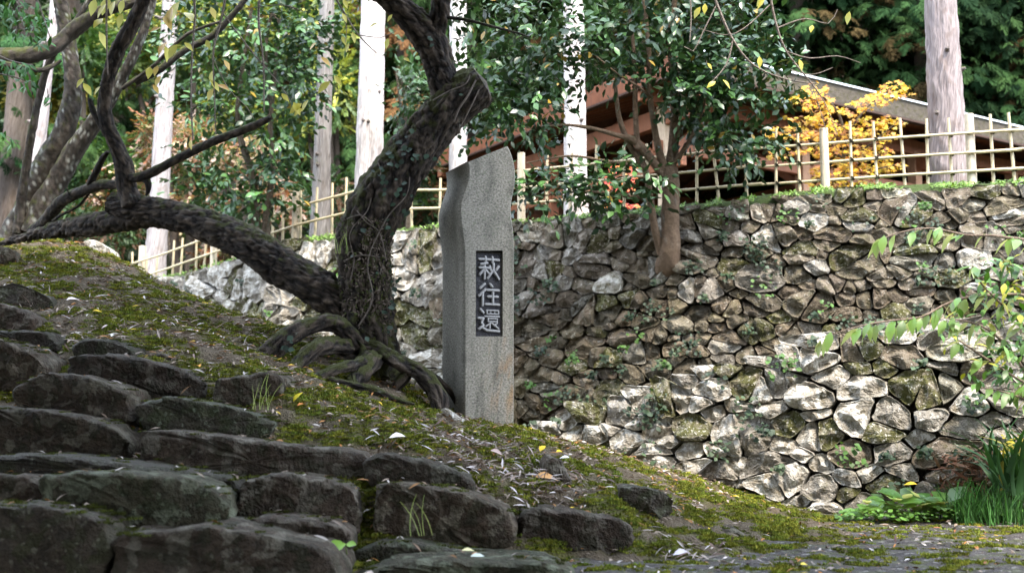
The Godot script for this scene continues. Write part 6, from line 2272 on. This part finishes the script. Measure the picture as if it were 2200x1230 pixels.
	tag(sm, "thin moss along the treads of the steps", "moss", "", "stuff")
	# leaf litter caught on the path
	xs = []
	cs = PackedColorArray()
	for k in 1100:
		var x := rf(0.2, 4.4)
		var z := rf(-7.4, -4.0)
		if nz.get_noise_2d(x * 3.0, z * 5.0 + 30.0) < rf(-0.4, 0.5):
			continue
		xs.append(turned(Vector3(rf(-1, 1), rf(-0.15, 0.15), rf(-1, 1)), Vector3(rf(-0.4, 0.4), 1, rf(-0.4, 0.4)), rf(0.03, 0.09), Vector3(x, maxf(bank_fine(x, z), path_height(x, z)) + 0.008, z)))
		cs.append([lin(0.1, 0.065, 0.05), lin(0.2, 0.16, 0.14), lin(0.34, 0.31, 0.3), lin(0.2, 0.08, 0.03), lin(0.07, 0.035, 0.03)][rng.randi() % 5] * rf(0.7, 1.2))
	var pl := scatter("fallen_leaves", narrow, M.dry, xs, cs)
	tag(pl, "dead leaves trodden into the path", "fallen leaves", "", "stuff")
	# leaves that stand out
	var picks := [
		[630, 858, 6.35, 0.075, lin(0.62, 0.5, 0.02), "bright yellow leaf on the moss below the tree roots"], [655, 861, 6.35, 0.07, lin(0.4, 0.14, 0.02), "brown orange leaf beside the bright yellow leaf"], [484, 867, 6.25, 0.05, lin(0.55, 0.2, 0.02), "small orange leaf behind the long step stone"], [425, 778, 6.9, 0.06, lin(0.5, 0.24, 0.03), "orange leaf lying against a small rock on the bank"],
		[248, 722, 7.3, 0.075, lin(0.55, 0.55, 0.5), "grey white leaf lying flat on the upper bank"], [140, 655, 8.0, 0.12, lin(0.7, 0.6, 0.58), "curled pinkish white leaf near the mossy boulder"], [196, 690, 7.7, 0.07, lin(0.5, 0.36, 0.02), "yellow leaf in the litter of the upper bank"], [875, 942, 6.0, 0.13, lin(0.72, 0.66, 0.6), "large curled white leaf on the bank before the marker"], [990, 975, 6.0, 0.06, lin(0.68, 0.66, 0.78), "small lilac white leaf on the edge of the bank"], [1052, 968, 6.25, 0.09, lin(0.42, 0.3, 0.27), "pinkish brown curled leaf below the marker"],
		[1150, 1030, 5.95, 0.13, lin(0.42, 0.22, 0.08), "long tan leaf hanging over the edge beside the upright stone"], [1160, 962, 6.5, 0.07, lin(0.6, 0.42, 0.02), "yellow leaf on the crest below the marker, nearer the marker"], [1195, 963, 6.5, 0.07, lin(0.62, 0.45, 0.02), "yellow leaf on the crest below the marker, nearer the wall"], [1224, 975, 6.4, 0.06, lin(0.75, 0.73, 0.78), "round white leaf on the crest near the low wall"], [992, 1172, 4.9, 0.06, lin(0.6, 0.55, 0.3), "cream yellow leaf on the lower tread"], [1045, 1187, 4.9, 0.1, lin(0.5, 0.54, 0.5), "large pale grey leaf on the lower tread"], [1110, 1200, 4.85, 0.06, lin(0.5, 0.24, 0.04), "brown yellow leaf on the lower tread"], [780, 1222, 4.6, 0.08, lin(0.6, 0.5, 0.45), "pale leaf at the very bottom of the steps"], [1480, 1178, 5.4, 0.09, lin(0.5, 0.46, 0.48), "large grey curled leaf on the path's near edge"], [1720, 1218, 5.0, 0.06, lin(0.55, 0.42, 0.05), "yellow leaf on the path"], [1972, 1040, 7.2, 0.09, lin(0.65, 0.42, 0.03), "upright yellow leaf before the low wall"]]
	for q: Array in picks:
		var p := at(q[0], q[1], q[2])
		var g := maxf(bank_fine(p.x, p.z), path_height(p.x, p.z)) + 0.02
		if absf(g - p.y) < 0.2:
			p.y = maxf(g, p.y - 0.02)
		var m: StandardMaterial3D = M.dry.duplicate()
		m.vertex_color_use_as_albedo = false
		m.albedo_color = (q[4] as Color).linear_to_srgb()
		var o := MeshInstance3D.new()
		o.mesh = leaf_mesh(rf(0.4, 0.6), 0.4, rf(0.2, 0.5))
		o.material_override = m
		o.transform = turned(Vector3(rf(-1, 1), 0.1, rf(-0.4, 0.6)), Vector3(0, 1, 0.5), q[3], p)
		put(o, "fallen_leaf")
		tag(o, q[5], "leaf")


var step_edges := []


func hanging_twigs() -> void:
	var look := {"base": Color(0.24, 0.19, 0.16), "ridge": Color(0.45, 0.38, 0.33), "sides": 6, "step": 0.05, "relief": 0.001, "fu": 40.0, "wobble": 0.1}
	var leaf := leaf_mesh(0.5, 0.18, 0.3)
	# [label, stems, leaves: x, y, size in photo pixels, tone]
	var sets := [
		["bare forked twigs with a few yellow leaves hanging in front of the shelter roof", 7.6, [
			[[1515, -60, 7.6, 7], [1545, 20, 7.6, 6], [1575, 85, 7.6, 5], [1620, 140, 7.6, 4], [1690, 170, 7.6, 3], [1760, 180, 7.6, 2]], [[1575, 85, 7.6, 4], [1560, 140, 7.6, 3], [1520, 185, 7.6, 2]], [[1650, -40, 7.6, 6], [1665, 40, 7.6, 5], [1690, 110, 7.6, 4], [1745, 180, 7.6, 3], [1775, 225, 7.6, 2], [1800, 290, 7.6, 1.5]], [[1690, 110, 7.6, 3], [1740, 125, 7.6, 3], [1800, 120, 7.6, 2], [1850, 135, 7.6, 1.5]], [[1670, 60, 7.6, 3], [1730, 40, 7.6, 3], [1780, 50, 7.6, 2], [1800, 20, 7.6, 1.5]],
			[[1540, 10, 7.6, 3], [1510, 70, 7.6, 3], [1490, 110, 7.6, 2], [1470, 100, 7.6, 1.5]], [[1700, 150, 7.6, 2], [1745, 160, 7.6, 2], [1790, 145, 7.6, 1.5]], [[1655, 10, 7.6, 3], [1600, 60, 7.6, 3], [1560, 75, 7.6, 2], [1500, 60, 7.6, 1.5]], [[1745, 180, 7.6, 2], [1770, 260, 7.6, 1.5], [1780, 300, 7.6, 1]], [[1480, -40, 7.6, 5], [1485, 30, 7.6, 3], [1482, 90, 7.6, 2]]],
			[[1632, 128, 24, 0], [1538, 182, 24, 0], [1553, 178, 24, 0], [1717, 134, 24, 0], [1826, 32, 26, 0], [1505, 22, 26, 0], [1515, 14, 22, 0], [1643, 5, 24, 0], [1640, 0, 22, 0], [1746, 60, 20, 0], [1520, 140, 16, 0]]],
		["thin hanging twigs with yellow and tan leaves before the forked branches", 7.4, [
			[[412, -60, 7.4, 5], [418, 30, 7.4, 5], [412, 120, 7.4, 4], [410, 220, 7.4, 4], [414, 300, 7.4, 3]], [[562, -60, 7.4, 5], [555, 40, 7.4, 5], [565, 130, 7.4, 4], [567, 240, 7.4, 3]], [[490, -40, 7.4, 6], [475, 40, 7.4, 5], [458, 110, 7.4, 4], [460, 200, 7.4, 3], [463, 288, 7.4, 2]], [[480, 30, 7.4, 3], [540, 110, 7.4, 3], [600, 180, 7.4, 2], [625, 220, 7.4, 1.5]], [[455, 120, 7.4, 2], [490, 190, 7.4, 2], [530, 230, 7.4, 2], [545, 255, 7.4, 1.5]], [[229, -60, 7.4, 5], [228, 60, 7.4, 4], [231, 160, 7.4, 3]], [[700, -40, 7.4, 4], [735, 20, 7.4, 4], [770, 75, 7.4, 3], [810, 115, 7.4, 2]], [[735, 20, 7.4, 3], [745, 60, 7.4, 2], [742, 90, 7.4, 1.5]], [[640, 20, 7.4, 3], [600, 10, 7.4, 2], [520, 20, 7.4, 2]], [[770, 75, 7.4, 2], [820, 80, 7.4, 2], [850, 65, 7.4, 1.5]]],
			[[235, 5, 40, 0], [228, 18, 34, 0], [205, 8, 36, 0], [262, 38, 32, 0], [265, 8, 30, 0], [220, 50, 34, 0], [212, 78, 36, 0], [246, 12, 34, 0], [385, 18, 50, 0], [400, 40, 44, 0], [370, 28, 44, 1], [350, 45, 36, 1], [345, 66, 24, 1], [452, 22, 26, 1], [352, 108, 38, 0], [358, 102, 36, 1], [380, 105, 34, 0], [395, 98, 24, 0], [338, 148, 24, 1], [322, 152, 30, 0], [345, 170, 26, 1], [178, 187, 30, 0], [215, 192, 22, 0], [180, 175, 24, 0], [328, 188, 22, 1], [455, 160, 28, 0], [452, 180, 28, 0], [466, 190, 28, 1], [458, 198, 28, 1], [480, 135, 24, 1], [443, 92, 22, 0], [604, 207, 22, 0], [630, 228, 30, 0], [648, 232, 34, 0], [662, 222, 26, 0], [652, 240, 26, 0], [710, 185, 36, 0], [718, 170, 26, 0], [689, 130, 26, 1], [680, 98, 22, 1], [734, 83, 22, 0], [734, 34, 22, 0], [757, 75, 24, 0], [750, 98, 20, 0], [834, 88, 22, 0], [812, 55, 20, 0], [843, 36, 18, 0], [867, 130, 18, 0], [737, 5, 22, 0], [560, 303, 24, 0], [410, 305, 22, 1]]]]
	for q: Array in sets:
		var t := thing("overhanging_twigs", q[0], "twigs", at(q[2][0][0][0], q[2][0][0][1], q[1]))
		for s: Array in q[2]:
			part_tube("twig", s, look, M.bark, t, rf(0, 30))
		for l: Array in q[3]:
			var o := MeshInstance3D.new()
			o.mesh = leaf
			o.material_override = leaf_tones[6] if l[3] == 0 else leaf_tones[7]
			var a := rf(-0.5, 0.5) + (PI if rng.randf() < 0.35 else 0.0)
			o.transform = turned(Vector3(sin(a) * 1.2 + rf(-0.5, 0.5), -absf(cos(a)) * rf(0.2, 1.0), rf(-0.2, 0.5)), Vector3(rf(-0.4, 0.4), 0.7, 0.8), l[2] * q[1] / FPX * 1.05, at(l[0], l[1] - l[2] * 0.3, q[1] + rf(-0.05, 0.05)) - base_of(t))
			put(o, "leaf", t)
	# green compound leaves of a nandina at the upper corner
	var n := thing("green_twigs", "drooping twigs with fresh green pointed leaves and red berries at the upper corner", "twigs", at(20, -40, 8.6))
	for s: Array in [[[20, -60, 8.6, 5], [40, 20, 8.6, 4], [55, 80, 8.6, 3]], [[60, -60, 8.6, 5], [90, 30, 8.6, 3], [110, 90, 8.6, 2]], [[-40, 100, 8.6, 5], [20, 130, 8.6, 4], [70, 140, 8.6, 3]], [[-40, 150, 8.6, 4], [30, 165, 8.6, 3], [60, 175, 8.6, 2]], [[100, 190, 8.6, 2], [104, 215, 8.6, 2]]]:
		part_tube("twig", s, look, M.bark, n, rf(0, 30))
	var xs := []
	var cs := PackedColorArray()
	for q: Array in [[40, 40, 40, 40, 50], [85, 60, 26, 40, 40], [30, 140, 40, 14, 34], [60, 150, 20, 16, 16], [50, 180, 26, 14, 18], [104, 208, 8, 14, 7], [20, 10, 30, 20, 20], [10, 290, 16, 20, 6]]:
		for k: int in q[4]:
			xs.append(turned(Vector3(rf(-1, 1), rf(-1.2, -0.2), rf(-0.2, 0.6)), Vector3(rf(-0.5, 0.5), 0.8, 0.8), rf(0.05, 0.1), at(q[0] + rf(-1, 1) * q[2], q[1] + rf(-1, 1) * q[3], 8.6 + rf(-0.15, 0.15))))
			cs.append(lin(0.035, 0.12, 0.02) * rf(0.6, 1.6))
	scatter("leaves", leaf_mesh(0.32, 0.12, 0.25), M.leaf, xs, cs, n)


# ----------------------------------------------------------------
func _ready() -> void:
	rng.seed = 20241
	# camera
	var cam := Camera3D.new()
	cam.name = "camera"
	cam.fov = rad_to_deg(2.0 * atan(615.0 / FPX))
	cam.near = 0.05
	cam.far = 900.0
	cam.position = Vector3(0, EYE, 0)
	cam.rotation = Vector3(PITCH, 0, 0)
	var optics := CameraAttributesPhysical.new()
	optics.frustum_focal_length = 12.0 * FPX / 615.0
	optics.frustum_focus_distance = 7.9
	optics.frustum_near = 0.05
	optics.frustum_far = 900.0
	optics.exposure_aperture = 2.2
	cam.attributes = optics
	add_child(cam)
	cam.current = true
	# light: a bright overcast sky, a veiled sun
	var env := Environment.new()
	env.background_mode = Environment.BG_SKY
	var sky := Sky.new()
	var sm := ProceduralSkyMaterial.new()
	sm.sky_top_color = Color(0.86, 0.92, 1.0)
	sm.sky_horizon_color = Color(0.95, 0.97, 1.0)
	sm.sky_curve = 0.2
	sm.sky_energy_multiplier = 1.0
	sm.ground_bottom_color = Color(0.12, 0.11, 0.09)
	sm.ground_horizon_color = Color(0.3, 0.3, 0.28)
	sky.sky_material = sm
	env.sky = sky
	env.tonemap_mode = Environment.TONE_MAPPER_LINEAR
	env.tonemap_exposure = 7.0
	env.sdfgi_enabled = true
	env.ssao_enabled = true
	env.ssil_enabled = true
	var we := WorldEnvironment.new()
	we.name = "world_environment"
	we.environment = env
	add_child(we)
	var sun := DirectionalLight3D.new()
	sun.name = "sun"
	sun.light_energy = 0.5
	sun.light_angular_distance = 12.0
	sun.light_color = Color(1.0, 0.96, 0.9)
	sun.shadow_enabled = true
	sun.rotation_degrees = Vector3(-58, 28, 0)
	add_child(sun)

	nz.seed = 3
	nz.frequency = 1.0
	nz.fractal_octaves = 3
	nz2.seed = 8
	nz2.frequency = 1.0
	nz2.fractal_octaves = 3
	nzr.seed = 5
	nzr.frequency = 1.0
	nzr.fractal_type = FastNoiseLite.FRACTAL_RIDGED
	nzr.fractal_octaves = 3
	var clock := Time.get_ticks_msec()
	materials()
	M.marker = M.granite
	for c: Color in [lin(0.05, 0.13, 0.02), lin(0.075, 0.18, 0.03), lin(0.1, 0.21, 0.04), lin(0.045, 0.1, 0.03), lin(0.38, 0.34, 0.03), lin(0.2, 0.4, 0.04), lin(0.38, 0.31, 0.015), lin(0.48, 0.22, 0.035)]:
		var m: StandardMaterial3D = M.leaf.duplicate()
		m.vertex_color_use_as_albedo = false
		m.albedo_color = c.linear_to_srgb()
		m.roughness = 0.42
		leaf_tones.append(m)
	print("materials ", Time.get_ticks_msec() - clock)
	terrain()
	print("terrain ", Time.get_ticks_msec() - clock)
	var ws := walls()
	print("walls ", Time.get_ticks_msec() - clock)
	shelter()
	fences()
	cedars()
	forest()
	canopy()
	print("wood ", Time.get_ticks_msec() - clock)
	marker()
	steps()
	leaning_tree()
	plum_tree()
	print("trees ", Time.get_ticks_msec() - clock)
	wall_camellia()
	road_camellia()
	maples()
	overhang()
	plants()
	wall_growth(ws)
	hanging_twigs()
	litter()
	print("all ", Time.get_ticks_msec() - clock)
